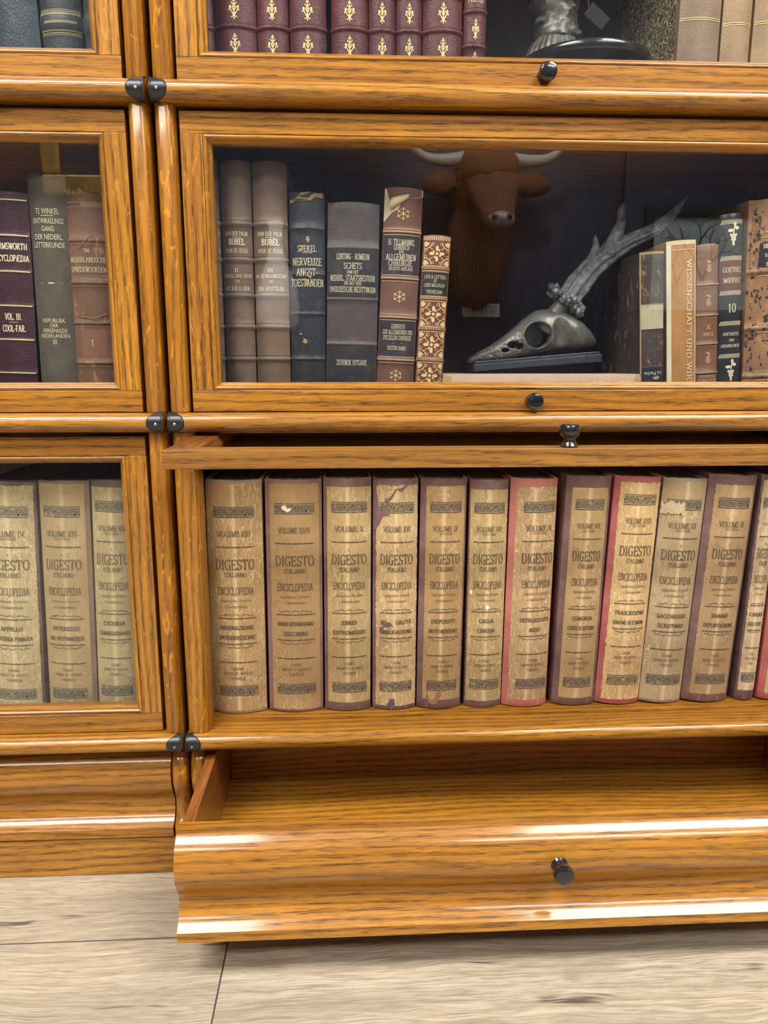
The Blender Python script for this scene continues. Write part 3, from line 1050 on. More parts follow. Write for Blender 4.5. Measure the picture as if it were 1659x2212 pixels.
# ------------------------------------------------------------------ books
class Book:
    """book standing upright: origin at the foot of the spine, spine facing -Y"""
    def __init__(s, x, w, h, lean, y, z, depth=.2, bulge=None, mat=LEATHER, color=(.2, .1, .05, .3), bands=(), band_h=.0035, band_d=.0014,
                 pages=(.35, .27, .17), ragged=0.0, board_mat=None, board_color=None, name='book', headcap=.0012, yaw=0.0, seed=1, thick=.0028, squareness=1.0):
        s.w, s.h = w, h
        b = bulge if bulge is not None else min(.3 * w, .010)
        s.b = b
        s.Rr = (w * w / 4 + b * b) / (2 * b)
        s.tmax = math.asin(min(1, w / 2 / s.Rr))
        s.bands, s.band_h, s.band_d = bands, band_h, band_d
        s.arcw = 2 * s.tmax * s.Rr
        rnd = random.Random(seed)
        s.rnd = rnd
        nu = 18
        zs = set([0, .0012, h - .0012, h] + [h * i / 24 for i in range(1, 24)])
        for f in bands:
            zc = h * (1 - f)
            for q in (-1.1, -.8, -.5, -.2, .2, .5, .8, 1.1):
                zs.add(zc + q * band_h * .5 * 1.2)
        zs = sorted(q for q in zs if 0 <= q <= h)
        outer, inner = [], []
        th = thick
        for i in range(nu + 1):
            outer.append(('s', -s.tmax + 2 * s.tmax * i / nu))
        v, f, fm = [], [], []
        rows = []
        for zi, zz in enumerate(zs):
            row = []
            jag = rnd.uniform(-1, 0) * ragged if zz in (h, 0) else 0
            row.append((-w / 2, depth, zz)); row.append((-w / 2, .010, zz)); row.append((-w / 2 + .0008, .005, zz))
            for k, (_, t) in enumerate(outer):
                x_, y_ = s._xy(t, zz, 0.0)
                z2 = zz
                if zz == h and 0 < k < nu:
                    z2 = zz + headcap * math.cos(PI * (k / nu - .5)) * .6 - abs(rnd.gauss(0, 1)) * ragged
                if zz == 0 and 0 < k < nu and ragged:
                    z2 = zz + abs(rnd.gauss(0, 1)) * ragged * .5
                if zz in (h, 0):
                    y_ += .0009
                row.append((x_, y_, z2))
            row.append((w / 2 - .0008, .005, zz)); row.append((w / 2, .010, zz)); row.append((w / 2, depth, zz))
            n_out = len(row)
            for k in range(n_out - 1, -1, -1):
                X, Y, Z = row[k]
                if k <= 2: row.append((X + th, max(Y, .004), Z))
                elif k >= n_out - 3: row.append((X - th, max(Y, .004), Z))
                else: row.append((X * (1 - 2 * th / w), Y + th * .8, Z))
            rows.append(row)
        N = len(rows[0])
        for r_ in rows:
            v += r_
        nb = n_out
        for i in range(len(rows) - 1):
            for k in range(N):
                k2 = (k + 1) % N
                f.append((i * N + k, i * N + k2, (i + 1) * N + k2, (i + 1) * N + k))
                fm.append(1 if (k in (0, nb - 2)) else 0)
        for base, flip in ((0, False), ((len(rows) - 1) * N, True)):
            for k in range(nb - 1):
                q = (base + k, base + N - 1 - k, base + N - 2 - k, base + k + 1)
                f.append(q if not flip else q[::-1])
                fm.append(0)
        s.o = mesh_obj(name, v, f, None, smooth=45, mats=[mat, board_mat or mat], fm=fm)
        recalc(s.o)
        s.o.color = color
        a = R(lean)
        dz = w / 2 * math.sin(abs(a))
        s.o.location = (x, y, z + dz + .0002)
        s.o.rotation_euler = (0, a, R(yaw))
        # page block
        m = MB()
        sq = .0035 * squareness
        pw = w / 2 - th - .0004
        prof = [(-pw, depth - .004)] + [(-pw, .008)] + [((pw) * math.sin(q), .008 - .35 * b * math.cos(q)) for q in [R(d) for d in range(-70, 71, 20)]] + [(pw, .008), (pw, depth - .004)]
        m.extrude(prof, .0010, h - sq, 'Z')
        pg = m.build('page_block', PAGES, s.o); recalc(pg)
        pg.color = (*pages, 1)
        s.parts = []

    def _xy(s, t, z, off):
        r = s.Rr + off
        for fr in s.bands:
            d = abs(z - s.h * (1 - fr)) / (s.band_h * .5)
            if d < 1.15:
                r += s.band_d * max(0.0, math.cos(min(1, d / 1.15) * PI / 2)) ** .6
        return r * math.sin(t), s.Rr - s.b - r * math.cos(t)

    def P(s, a, z, off=.0004):
        """a: arc distance from the middle of the spine, z height"""
        t = max(-s.tmax * 1.0, min(s.tmax * 1.0, a / s.Rr))
        x, y = s._xy(t, z, off)
        return (x, y, z)

    def art(s, name, polys, mat, off=.0007, color=None, label=None):
        v, f = [], []
        for p in polys:
            b = len(v)
            v += [s.P(a, z, off) for a, z in p]
            f.append(tuple(range(b, b + len(p))))
        if not v:
            return None
        o = mesh_obj(name, v, f, mat, s.o)
        if color:
            o.color = color
        if label:
            o['label'] = label
        return o

    def label_patch(s, name, a0, a1, z0, z1, mat, color, off=.00035, ragged=0.0, nz=None, uv_h=None, label=None, nu=22):
        nz = nz or max(4, int((z1 - z0) / .003))
        v, f, uvs = [], [], []
        rnd = s.rnd
        for j in range(nz + 1):
            la = a0 + (rnd.gauss(0, 1) * ragged * .6 if ragged else 0)
            ra = a1 + (rnd.gauss(0, 1) * ragged * .6 if ragged else 0)
            for i in range(nu + 1):
                a = la + (ra - la) * i / nu
                z = z0 + (z1 - z0) * j / nz
                if ragged and j == nz: z -= abs(rnd.gauss(0, 1)) * ragged * 1.4
                if ragged and j == 0: z += abs(rnd.gauss(0, 1)) * ragged * 1.2
                v.append(s.P(a, z, off))
                uvs.append(((a - a0) / (z1 - z0), (z - z0) / (z1 - z0)))
        for j in range(nz):
            for i in range(nu):
                k = j * (nu + 1) + i
                f.append((k, k + 1, k + nu + 2, k + nu + 1))
        o = mesh_obj(name, v, f, mat, s.o, smooth='all', uvs=uvs)
        o.color = color
        if label:
            o['label'] = label
        return o

    def lines(s, name, items, mat, off=.0008, xoff=0.0):
        """items: (text, centre height fraction from the top, cap height m, max width m or None, style)"""
        polys = []
        for it in items:
            txt, fr, size, wmax = it[:4]
            style = it[4] if len(it) > 4 else 'serif'
            if style == 'sans':
                p, w = font_text(txt, size)
            elif style == 'bold':
                p, w = serif_text(txt, size, .24, .12)
            elif style == 'mono':
                p, w = serif_text(txt, size, .12, .10)
            else:
                p, w = serif_text(txt, size)
            if not p: continue
            k = wmax / w if wmax else 1.0
            zc = s.h * (1 - fr)
            polys += [[(a * k - w * k / 2 + xoff, zc - size / 2 + b) for a, b in q] for q in p]
        return s.art(name, polys, mat, off)


# ---- the tan encyclopedia set with printed paper spines
MAUVE = (.165, .082, .075, .2)
ROSE_C = (.42, .12, .10, .2)
GREYC = (.30, .30, .25, .2)
SET_GRP = 'tan paper-spined encyclopedia volumes'
ZS3 = 0.2017


def flourish(zc, w, up=True):
    k = 1 if up else -1
    st = []
    for cx in (-.22, 0, .22):
        st.append(arc(cx * w, zc + k * w * .02, w * .09, k * w * .055, 10, 170, 6))
    st.append(arc(-.36 * w, zc + k * w * .01, w * .05, k * w * .04, 0, 180, 5))
    st.append(arc(.36 * w, zc + k * w * .01, w * .05, k * w * .04, 0, 180, 5))
    return line_art(st, 1, .0007)


def rule(zc, w, t=.0009, xoff=0.0):
    p = rect(-w / 2 + xoff, w / 2 + xoff, zc - t / 2, zc + t / 2, 14)
    n = max(6, int(w / .0032))
    for i in range(n):
        if i % 4 != 2:
            x = -w / 2 + w * (i + .5) / n + xoff
            p += disc(x, zc, .0011, .0011, 5)
    return p


def encyclopedia(x, w, h, lean, vol, t1, t2, cloth, tone, crack, label, parte=None, ml=.003, mr=.003, top=.030, bot=.035, ro=0.0, xoff=0.0, y=.0410,
                 small_top=0.0, seed=1, board=None, tone2=None, fade=1.0, t3=None):
    b = Book(x, w - .0008, h, lean, y, ZS3, depth=.225, bulge=min(.0095, w * .16), mat=CLOTH, color=cloth, pages=(.22, .18, .13), ragged=.0006, name='book', seed=seed, thick=.003)
    H, A = h, b.arcw
    a0, a1 = -A / 2 + ml, A / 2 - mr
    b.label_patch('paper_label', a0, a1, H * bot, H * (1 - top), PAPER, (*tone, crack), ragged=ro * .55)
    c = (a0 + a1) / 2 + xoff
    tw = min(.050, (a1 - a0) * .80)
    o_ = small_top
    for fr in (.118 + o_, .893 + o_ * .3):
        zc = H * (1 - fr)
        hh = .0135
        ob = b.label_patch('printed_band', c - tw / 2, c + tw / 2, zc - hh / 2, zc + hh / 2, SCROLL, (*[q * .85 for q in tone], 1), off=.0006, nz=3)
    k = tw / .043
    ink = []
    f = lambda fr: H * (1 - fr - o_)
    b.lines('volume_lettering', [('VOLUME ' + vol, .207 + o_, .0072 * min(1, k), tw * .80)], INK, xoff=c)
    b.lines('title_lettering', [
        ('DIGESTO', .335 + o_, .0125, tw * .98),
        ('ITALIANO', .378 + o_, .0058, tw * .56),
        ('ENCICLOPEDIA', .447 + o_, .0095, tw * .90)], INK, xoff=c)
    b.lines('subject_lettering', [
        (t1, .605 + o_, .0050, min(tw * .92, len(t1) * .0038), 'bold'),
        (t2, .648 + o_, .0050, min(tw * .95, len(t2) * .0038), 'bold'),
    ], INK, xoff=c)
    small = [('Legislazione, Dottrina', .487 + o_, .0040, tw * .76, 'sans'), ('e Giurisprudenza', .512 + o_, .0040, tw * .56, 'sans'),
             ('IL', .293 + o_, .0030, .003), ('DI', .466 + o_, .0022, .0025),
             ('TORINO', .785 + o_, .0036, tw * .28), ('UNIONE TIP.-EDITRICE', .806 + o_, .0036, tw * .74), ('TORINESE', .828 + o_, .0036, tw * .38)]
    if parte:
        small.append((parte, .228 + o_, .0030, tw * .42))
    b.lines('small_print', small, INKF, xoff=c)
    pol = rule(f(.262), tw * .98) + rule(f(.565), tw * .98) + rule(f(.676), tw * .98) + rule(f(.757), tw * .98)
    pol += flourish(f(.565) + .0016, tw, True) + flourish(f(.676) - .0016, tw, False)
    b.art('printed_rules', xf(pol, dx=c), INK, off=.00075)
    tag(b.o, label, 'book', SET_GRP)
    return b


TAN = (.43, .275, .125)
TANL = (.54, .37, .185)
TANY = (.46, .325, .15)
TANG = (.43, .325, .195)
D = [
    dict(x=.0617, w=.0690, h=.3030, lean=.4, vol='XIII', t1='IBERNAZIONE', t2='INTERDIZIONE', cloth=(.40, .27, .17, .2), tone=TAN, crack=.55, ml=.0005, mr=.0005, top=.012, bot=.012, ro=.0010, small_top=.012,
         label='thick tan volume XIII, first in the open row beside the oak post'),
    dict(x=.1338, w=.0700, h=.3030, lean=.5, vol='XXIV', t1='UNIONI INTERNAZIONALI', t2='ZUCCHERO', cloth=(.23, .11, .095, .2), tone=(.40, .255, .118), crack=.12, ml=.0065, mr=.004, top=.014, bot=.012, ro=.0008,
         label='tan volume XXIV with unbroken label and dull red edges, second in the open row'),
    dict(x=.2005, w=.0600, h=.3045, lean=.4, vol='X', t1='EBREI', t2='EXPROMISSIO', cloth=MAUVE, tone=TANY, crack=.42, ml=.0055, mr=.001, top=.035, bot=.040,
         label='tan volume X with water rings on its label, mauve cloth at head and foot'),
    dict(x=.2605, w=.0568, h=.3030, lean=.3, vol='XVI', t1='NA     GALIT\u00c0', t2='OBBLIGAZIONE', cloth=(.17, .085, .085, .2), tone=TANL, crack=.80, ml=.005, mr=.001, top=.022, bot=.018, ro=.0016,
         label='tan volume XVI with torn label showing purple cloth at its upper left'),
    dict(x=.3189, w=.0585, h=.3030, lean=.6, vol='IX', t1='DEPOSITI', t2='DIRITTO MEDIOEVALE', cloth=MAUVE, tone=(.43, .275, .125), crack=.32, ml=.0085, mr=.003, top=.030, bot=.042, parte='PARTE PRIMA', ro=.0004,
         label='tan volume IX with a brown stain at the label foot, fifth in the open row'),
    dict(x=.3770, w=.0491, h=.3010, lean=.3, vol='VII', t1='CASSA', t2='CHIUSA', cloth=MAUVE, tone=TANY, crack=.55, ml=.0020, mr=.0005, top=.040, bot=.030, parte='PARTE PRIMA', ro=.0005,
         label='slim tan volume VII with a white spot, left of the red-edged volume'),
    dict(x=.4318, w=.0600, h=.3020, lean=.6, vol='XI', t1='DETRGASTATO', t2='ASSO', cloth=(.50, .15, .12, .2), tone=(.46, .30, .155), crack=.72, ml=.0085, mr=.001, top=.032, bot=.030, parte='PARTE PRIMA', ro=.0012, xoff=.004,
         label='scratched tan volume XI with salmon red cloth edges, seventh in the open row'),
    dict(x=.4978, w=.0575, h=.3045, lean=1.2, vol='VIII', t1='CONGRUA', t2='CONTO DI RITORNO', cloth=(.17, .085, .075, .2), tone=(.43, .29, .14), crack=.28, ml=.0085, mr=.005, top=.048, bot=.035, parte='PARTE SECONDA',
         label='tan volume VIII in mauve cloth, between the two red-edged volumes'),
    dict(x=.5565, w=.0600, h=.3030, lean=1.9, vol='XXIII', t1='TRASCRIZIONE', t2='UNIONE DI COMUNI', cloth=(.42, .09, .085, .2), tone=(.64, .43, .20), crack=.85, ml=.0080, mr=.001, top=.022, bot=.022, parte='PARTE SECONDA', ro=.0012, small_top=-.022,
         label='bright tan volume XXIII with crimson cloth edges, leaning right'),
    dict(x=.6145, w=.0573, h=.3000, lean=2.5, vol='XX', t1='SACCHEGGIO', t2='SCRUTINIO', cloth=(.34, .29, .21, .2), tone=(.45, .335, .20), crack=.34, ml=.001, mr=.001, top=.012, bot=.012, parte='PARTE PRIMA', ro=.0010, small_top=-.006,
         label='greyish tan volume XX with a peeling flap near its top'),
    dict(x=.6752, w=.0632, h=.3040, lean=2.5, vol='IX', t1='DANARO', t2='DEPORTAZIONE', cloth=(.16, .08, .07, .2), tone=(.42, .28, .15), crack=.30, ml=.0095, mr=.004, top=.040, bot=.036, parte='PARTE PRIMA', ro=.0008,
         label='tan volume IX in dark mauve cloth, right of the volume with the peeling flap'),
    dict(x=.7300, w=.0263, h=.3040, lean=1.6, vol='VII', t1='CARAB', t2='ASO FORT', cloth=(.12, .06, .055, .2), tone=(.56, .42, .27), crack=.60, ml=.0028, mr=.0005, top=.022, bot=.045, ro=.0010,
         label='narrow tan volume with torn pale label, last but one before the picture edge'),
    dict(x=.7780, w=.0605, h=.3035, lean=1.4, vol='XII', t1='DOTE', t2='DURATA', cloth=(.45, .10, .085, .2), tone=(.52, .38, .22), crack=.45, ml=.0085, mr=.001, top=.035, bot=.03,
         label='red cloth volume cut off by the right picture edge, lowest shelf'),
]
books3 = []
for i, d in enumerate(D):
    books3.append(encyclopedia(seed=11 + i, **d))
LD = [
    dict(x=-.2172, w=.0642, h=.3028, lean=2.6, vol='IV', t1='APPELLO', t2='ASSISTENZA PUBBLICA', cloth=(.11, .06, .06, .2), tone=(.54, .42, .24), crack=.62, ml=.001, mr=.0035, top=.014, bot=.012, ro=.0008, parte='PARTE PRIMA', small_top=.004,
         label='mottled tan volume IV, leftmost book behind the closed lower glass'),
    dict(x=-.1494, w=.0604, h=.3032, lean=2.0, vol='XIII', t1='INTERESSE', t2='JUS PROTHIMISEOS', cloth=(.24, .15, .11, .2), tone=(.45, .32, .17), crack=.22, ml=.0015, mr=.006, top=.012, bot=.010, parte='PARTE SECONDA', small_top=.006,
         label='tan volume XIII behind the closed glass, between volumes IV and VII'),
    dict(x=-.0935, w=.0500, h=.3035, lean=2.2, vol='VII', t1='CICORIA', t2='COMMISSIONARIO', cloth=(.12, .06, .06, .2), tone=(.48, .37, .20), crack=.40, ml=.001, mr=.001, top=.028, bot=.012, parte='PARTE SECONDA', small_top=-.012,
         label='tan volume VII behind the closed glass, nearest the oak door stile'),
]
for i, d in enumerate(LD):
    encyclopedia(seed=51 + i, **d)


def blob(rnd, a, z, rx, rz, jag=.5, n=16):
    return disc(a, z, rx, rz, n, jag, rnd)


# wear on single volumes
rnd = random.Random(5)
b = books3[3]
H, A = b.h, b.arcw
pu = []
pu += [[(-A / 2 + .001, H * .999 - .002)] + [(-A / 2 + .001 + A * u, H * (1 - q) + rnd.uniform(-.001, .001)) for u, q in ((.9, .012), (.72, .03), (.6, .055), (.5, .045), (.42, .075), (.33, .10), (.30, .125), (.36, .15), (.22, .155), (.16, .18), (.11, .20), (.02, .215))]]
b.art('torn_patch', pu, CLOTH, .00095, (.17, .085, .09, 1), 'bare mauve cloth where the label is torn away')
b.art('torn_patch', blob(rnd, -.010, H * .385, .0065, .004, .9) + blob(rnd, -.017, H * .36, .003, .004, .6) + blob(rnd, -.003, H * .03, .005, .008, .6), CLOTH, .00105, (.10, .05, .09, 1), 'small purple tears in the label')
b = books3[4]
b.art('stain', blob(rnd, -.008, b.h * .065, .010, .012, .3), plain('brown_stain', (.27, .155, .065), .8), .00055)
b = books3[5]
b.art('white_spot', blob(rnd, .001, b.h * .455, .0024, .003, .3) + blob(rnd, -.020, b.h * .52, .0018, .003, .3), plain('white_spot', (.72, .68, .6), .8), .0010)
b = books3[1]
b.art('label_chip', blob(rnd, -.0105, b.h * .885, .003, .0035, .7) + blob(rnd, -.0065, b.h * .878, .0035, .002, .7), plain('pale_chip', (.72, .62, .45), .8), .0010)
b = books3[9]
b.label_patch('peeling_flap', -b.arcw / 2 + .0005, -.001, b.h * .842, b.h * .905, PAPER, (.62, .49, .32, .1), off=.0016, ragged=.0016)


# ---- leather books
def leather_book(x, w, h, lean, y, z, color, label, group, bands=(), cat='book', **kw):
    b = Book(x, w - .0006, h, lean, y, z, color=color, bands=bands, **kw)
    tag(b.o, label, cat, group)
    return b


ZS2 = 0.5937
Y2 = 0.050
BR = (.19, .125, .088, .15)
G2 = 'old books on the shelf with the antlered skull'
def double_lines(b, fr, mat=LABELBLK, dz=.0038):
    A = b.arcw * .47
    for q in (-1, 1):
        z = b.h * (1 - fr) + q * dz
        yield rect(-A, A, z - .0002, z + .0002, 10)

def bijbel(x, w, h, lean, label, num, l3, l5, l7, text=True, seed=1):
    bands = (.245, .39, .535, .665, .80)
    b = leather_book(x, w, h, lean, Y2, ZS2, BR, label, G2, bands=bands, depth=.19, bulge=.0085, band_h=.004, band_d=.0013, seed=seed, pages=(.3, .25, .2))
    for fr in bands:
        pl = []
        for r_ in double_lines(b, fr): pl += r_
        b.art('tooled_lines', pl, LABELBLK, .0003)
    if text:
        A = b.arcw
        b.lines('gold_lettering', [('VAN DER PALM.', .285, .0045, A * .68), ('BIJBEL', .318, .0068, A * .46, 'bold'), ('VOOR DE JEUGD.', .354, .0045, A * .68),
                                   (num, .432, .0045, len(num) * .0022), (l3, .455, .0040, A * .84), ('TOT', .478, .0028, .005), (l7, .506, .0042, A * .72)], PALEGOLD)
        b.art('gold_rule', rect(-.005, .005, h * (1 - .300), h * (1 - .3) + .0005), PALEGOLD)
    else:
        b.lines('gold_lettering', [('M.', .285, .0045, .003), ('D.', .354, .0045, .003)], PALEGOLD, xoff=b.arcw * .38)
    return b

bijbel(.0486, .0211, .2744, .1, 'narrow strip of a brown volume at the left door stile', 'I.', '', '', '', text=False, seed=2)
bijbel(.0776, .0352, .2733, .2, 'brown ribbed volume II of the pair, left of volume III', 'II.', 'SAMUEL SAUL DAVID', '', 'HET RIJK V. JUDA.', seed=3)
bijbel(.1161, .0398, .2731, .2, 'brown ribbed volume III, right one of the matching pair', 'III.', 'NA DE BALLINGSCHAP', '', 'DER APOSTELEN.', seed=4)

b = leather_book(.1571, .0412, .2420, .5, Y2, ZS2, (.022, .026, .036, .35), 'black book with frayed brown head and worn spots, beside the brown pair', G2,
                 bands=(.165, .375, .56, .775), band_h=.0025, band_d=.0007, depth=.18, bulge=.0075, mat=LEATHER, ragged=.0018, seed=8)
A = b.arcw
b.lines('gold_lettering', [('STEKEL', .258, .0066, A * .50), ('NERVEUZE', .318, .0082, A * .78), ('ANGST-', .366, .0082, A * .56), ('TOESTANDEN', .415, .0082, A * .88)], PALEGOLD)
b.art('gold_rule', rect(-.006, .006, b.h * .722, b.h * .722 + .0005), PALEGOLD)
FRAY = plain('frayed_brown_leather', (.36, .235, .12), .85)
rnd = random.Random(9)
b.art('frayed_patch', [[(-.020, b.h * .945), (-.012, b.h * .958), (-.004, b.h * .955), (.004, b.h * .958), (.010, b.h * .975), (.019, b.h * .972), (.019, b.h * .994), (.010, b.h * .992), (.006, b.h * .985), (.002, b.h * .968), (-.004, b.h * .972), (-.010, b.h * .978), (-.013, b.h * .968), (-.020, b.h * .962)],
                       [(-.009, b.h * .978), (-.002, b.h * .984), (.006, b.h * .998), (-.006, b.h * .994)]]
      + blob(rnd, .001, b.h * .785, .0022, .0035, .6) + blob(rnd, -.006, b.h * .738, .0022, .0022, .6) + blob(rnd, -.001, b.h * .585, .0028, .0035, .6) + blob(rnd, .003, b.h * .615, .002, .002, .6)
      + blob(rnd, -.003, b.h * .31, .0026, .003, .7) + blob(rnd, .010, b.h * .098, .0020, .0030, .7) + blob(rnd, -.008, b.h * .345, .0018, .001, .7), FRAY, .0009)

b = leather_book(.2080, .0605, .2300, 1.3, Y2, ZS2, (.085, .066, .068, .12), 'wide dark grey-brown volume with black title panel, left of the torn-headed book', G2,
                 bands=(.215, .465, .69, .905), band_h=.003, band_d=.0009, depth=.18, bulge=.0075, seed=10)
A = b.arcw
b.label_patch('title_panel', -A * .48, A * .48, b.h * (1 - .455), b.h * (1 - .228), LEATHER, (.022, .022, .028, .05), off=.0003, label='black title panel')
b.label_patch('title_panel', -A * .48, A * .48, b.h * (1 - .892), b.h * (1 - .70), LEATHER, (.022, .022, .028, .05), off=.0003, label='black lower panel')
b.lines('gold_lettering', [('LENTING - ROMEIJN', .258, .0064, A * .62), ('SCHETS', .303, .0066, A * .34), ('VAN HET', .333, .0038, A * .22), ('NEDERL. STAATSBESTUUR', .362, .0064, A * .86),
                           ('EN DAT DER', .388, .0038, A * .32), ('OVERZEESCHE BEZITTINGEN', .418, .0060, A * .88), ('ZEVENDE UITGAVE', .783, .0060, A * .58)], PALEGOLD)

# torn-headed brown volume
b = leather_book(.2603, .0450, .2465, 2.6, Y2, ZS2, (.165, .068, .045, .35), 'leaning brown volume with torn pale head and gold snowflake ornaments', G2,
                 bands=(.195, .405, .585, .785, .955), band_h=.0042, band_d=.0016, depth=.18, bulge=.0070, mat=SCUFF, seed=12)
A = b.arcw
b.label_patch('title_panel', -A * .47, A * .47, b.h * (1 - .392), b.h * (1 - .208), LEATHER, (.030, .020, .034, .08), off=.0003, label='dark purple title panel')
b.label_patch('title_panel', -A * .47, A * .47, b.h * (1 - .772), b.h * (1 - .598), LEATHER, (.030, .020, .034, .08), off=.0003, label='dark purple volume panel')
b.lines('gold_lettering', [('H. TILLMANNS,', .242, .0062, A * .66), ('LEHRBUCH', .266, .0052, A * .38), ('DER', .286, .0028, A * .13), ('ALLGEMEINEN', .309, .0066, A * .76), ('CHIRURGIE.', .337, .0064, A * .62), ('SECHSTE AUFLAGE', .362, .0036, A * .60),
                           ('LEHRBUCH', .628, .0048, A * .34, 'mono'), ('DER ALLGEMEINEN UND', .655, .0048, A * .76, 'mono'), ('SPECIELLEN CHIRURGIE.', .682, .0048, A * .74, 'mono'), ('ERSTER BAND.', .730, .0044, A * .48)], PALEGOLD)
pol = []
for fr in (.115, .49, .86, 1.04):
    if fr < 1: pol += xf(FLEUR and SNOW, dz=b.h * (1 - fr), sx=.0135, sz=.0135)
for fr in b.bands:
    for q in (-1, 1):
        z = b.h * (1 - fr) + q * .0034
        pol += rect(-A * .47, A * .47, z - .0003, z + .0003, 10)
    pol += xf(hatch(A * .92, .0016, 34, .1), dz=b.h * (1 - fr) - .0008)
pol += rect(-.006, .006, b.h * .293, b.h * .293 + .0004)
b.art('gold_tooling', pol, GOLD, .0005)
TORN = plain('torn_cream_leather', (.62, .50, .32), .85)
h = b.h
b.art('torn_patch', [[(-A * .49, h * .845), (-A * .36, h * .872), (-A * .28, h * .888), (-A * .12, h * .905), (-A * .06, h * .935), (A * .10, h * .955), (A * .30, h * .955), (A * .49, h * .968), (A * .49, h * .995), (-A * .49, h * .995)]], TORN, .0006, None, 'pale bare patch where the leather is torn')
# a curled flake of leather standing off the torn patch
m = MB()
pts = []
for i in range(9):
    for j in range(5):
        u, vv = i / 8, j / 4
        a = -A * .30 + A * .42 * u
        zz = h * (.925 + .040 * u) + (vv - .5) * .014 * (1 - .75 * u)
        x_, y_, z_ = b.P(a, zz, .0012 + .0045 * math.sin(PI * vv) * (1 - u))
        pts.append((x_, y_, z_))
m.add(pts, [(i * 5 + j, i * 5 + j + 1, (i + 1) * 5 + j + 1, (i + 1) * 5 + j) for i in range(8) for j in range(4)])
o = m.build('leather_flake', TORN, b.o, smooth='all')
o.modifiers.new('solid', 'SOLIDIFY').thickness = .0004

# small gilt volume
b = leather_book(.3010, .0335, .1950, 2.9, Y2, ZS2, (.21, .052, .030, .12), 'small red-brown volume covered in gilt panels, leaning against the torn-headed book', G2,
                 bands=(.19, .365, .545, .73, .915), band_h=.0035, band_d=.0010, depth=.14, bulge=.0060, seed=14)
A, h = b.arcw, b.h
pol = []
for t0, t1 in ((.035, .172), (.382, .528), (.562, .712), (.748, .898), (.932, 1.0)):
    z0, z1 = h * (1 - t1), h * (1 - t0)
    pol += xf(quad_panel(A * .84, z1 - z0 - .002), dz=(z0 + z1) / 2) if t1 < 1 else xf(quad_panel(A * .84, .024), dz=.004)
pol = [p for p in pol if min(q[1] for q in p) > 0]
for fr in b.bands:
    for q in (-.0031, -.0023, .0023, .0031):
        pol += rect(-A * .47, A * .47, h * (1 - fr) + q - .00022, h * (1 - fr) + q + .00022, 8)
    for i in range(14):
        pol += disc(-A * .44 + A * .88 * i / 13, h * (1 - fr), .0007, .0007, 5)
pol += xf(hatch(A * .94, .0045, 16, 0), dz=h - .0055)
b.art('gilt_tooling', pol, GOLD, .0005)
b.label_patch('title_label', -A * .43, A * .43, h * (1 - .352), h * (1 - .212), LEATHER, (.018, .024, .022, .03), off=.0004, label='black title label')
b.lines('gold_lettering', [('LIFE & LETTERS', .238, .0036, A * .72, 'mono'), ('OF', .262, .0032, A * .12, 'mono'), ('LORD MACAULAY.', .286, .0036, A * .72, 'mono'), ('TREVELYAN.', .325, .0036, A * .55, 'mono')], PALEGOLD, .0009)

# right-hand group
b = leather_book(.5810, .0300, .1795, -4.2, Y2, ZS2, (.050, .034, .030, .55), 'dark scuffed old book with pale band and blue label, left of the orange one', G2, depth=.17, bulge=.0030,
                 mat=SCUFF, board_mat=SCUFF, seed=20, pages=(.2, .15, .1))
A, h = b.arcw, b.h
b.label_patch('paper_band', -A * .46, A * .47, h * .50, h * .665, PAPER, (.46, .43, .31, .1), off=.0004, label='worn pale label band')
b.label_patch('paper_label', -A * .44, A * .46, h * .085, h * .245, LEATHER, (.012, .022, .038, .05), off=.0004, label='dark blue label')
p1, w1 = font_text('La Peche', .0042)
p2, w2 = font_text('Dictionnaire', .0042)
b.art('gold_lettering', xf(p1, dx=w1 / 2, dz=h * .215, rot=180) + xf(p2, dx=w2 / 2, dz=h * .135, rot=180), PALEGOLD)
b.art('chipped_spot', blob(random.Random(3), .004, h * .175, .0045, .0022, .7) + blob(random.Random(4), .0, h * .12, .001, .004, .9), plain('bare_board', (.32, .26, .18), .9), .0009)
b.art('label_rules', rect(-A * .46, A * .46, h * .498, h * .501, 6) + rect(-A * .46, A * .46, h * .66, h * .663, 6) + rect(-A * .46, A * .46, h * .25, h * .253, 6) + rect(-A * .46, A * .46, h * .078, h * .081, 6), INKF)
b.art('worn_edge', rect(-A * .5, -A * .45, 0, h, 2) + rect(-A * .5, A * .5, h * .985, h * .999, 6), FRAY, .0003)

b = leather_book(.6180, .0362, .1922, -4.6, Y2, ZS2, (.43, .205, .062, .03), 'orange-brown book with lengthwise gold title and cream edges', G2, depth=.17, bulge=.0022,
                 mat=mat_leather('smooth_tan_leather', .5, 600.0, (.6, .36, .16)), board_mat=CLOTH, seed=21, pages=(.5, .42, .3))
A, h = b.arcw, b.h
b.label_patch('cream_edge', -A * .5, -A * .35, 0, h, CLOTH, (.66, .60, .46, 1), off=.0004, label='cream cloth edge')
b.art('cream_head', rect(-A * .5, A * .5, h * .975, h, 8) + rect(A * .46, A * .5, 0, h, 2), plain('cream_leather', (.60, .46, .28), .6), .0005)
p, w = serif_text('WISSENSCHAFT UND WIRTSCHAFT', .0060, .13, .08)
kk = h * 1.02 / w
b.art('gold_lettering', [q for q in xf([[(a * kk, c) for a, c in r_] for r_ in p], dx=A * .17, dz=h * .885, rot=-90) if min(c for a, c in q) > 0], PALEGOLD, .0008)
b.art('gold_rule', rect(-A * .33, A * .45, h * .945, h * .9475, 6), PALEGOLD, .0008)

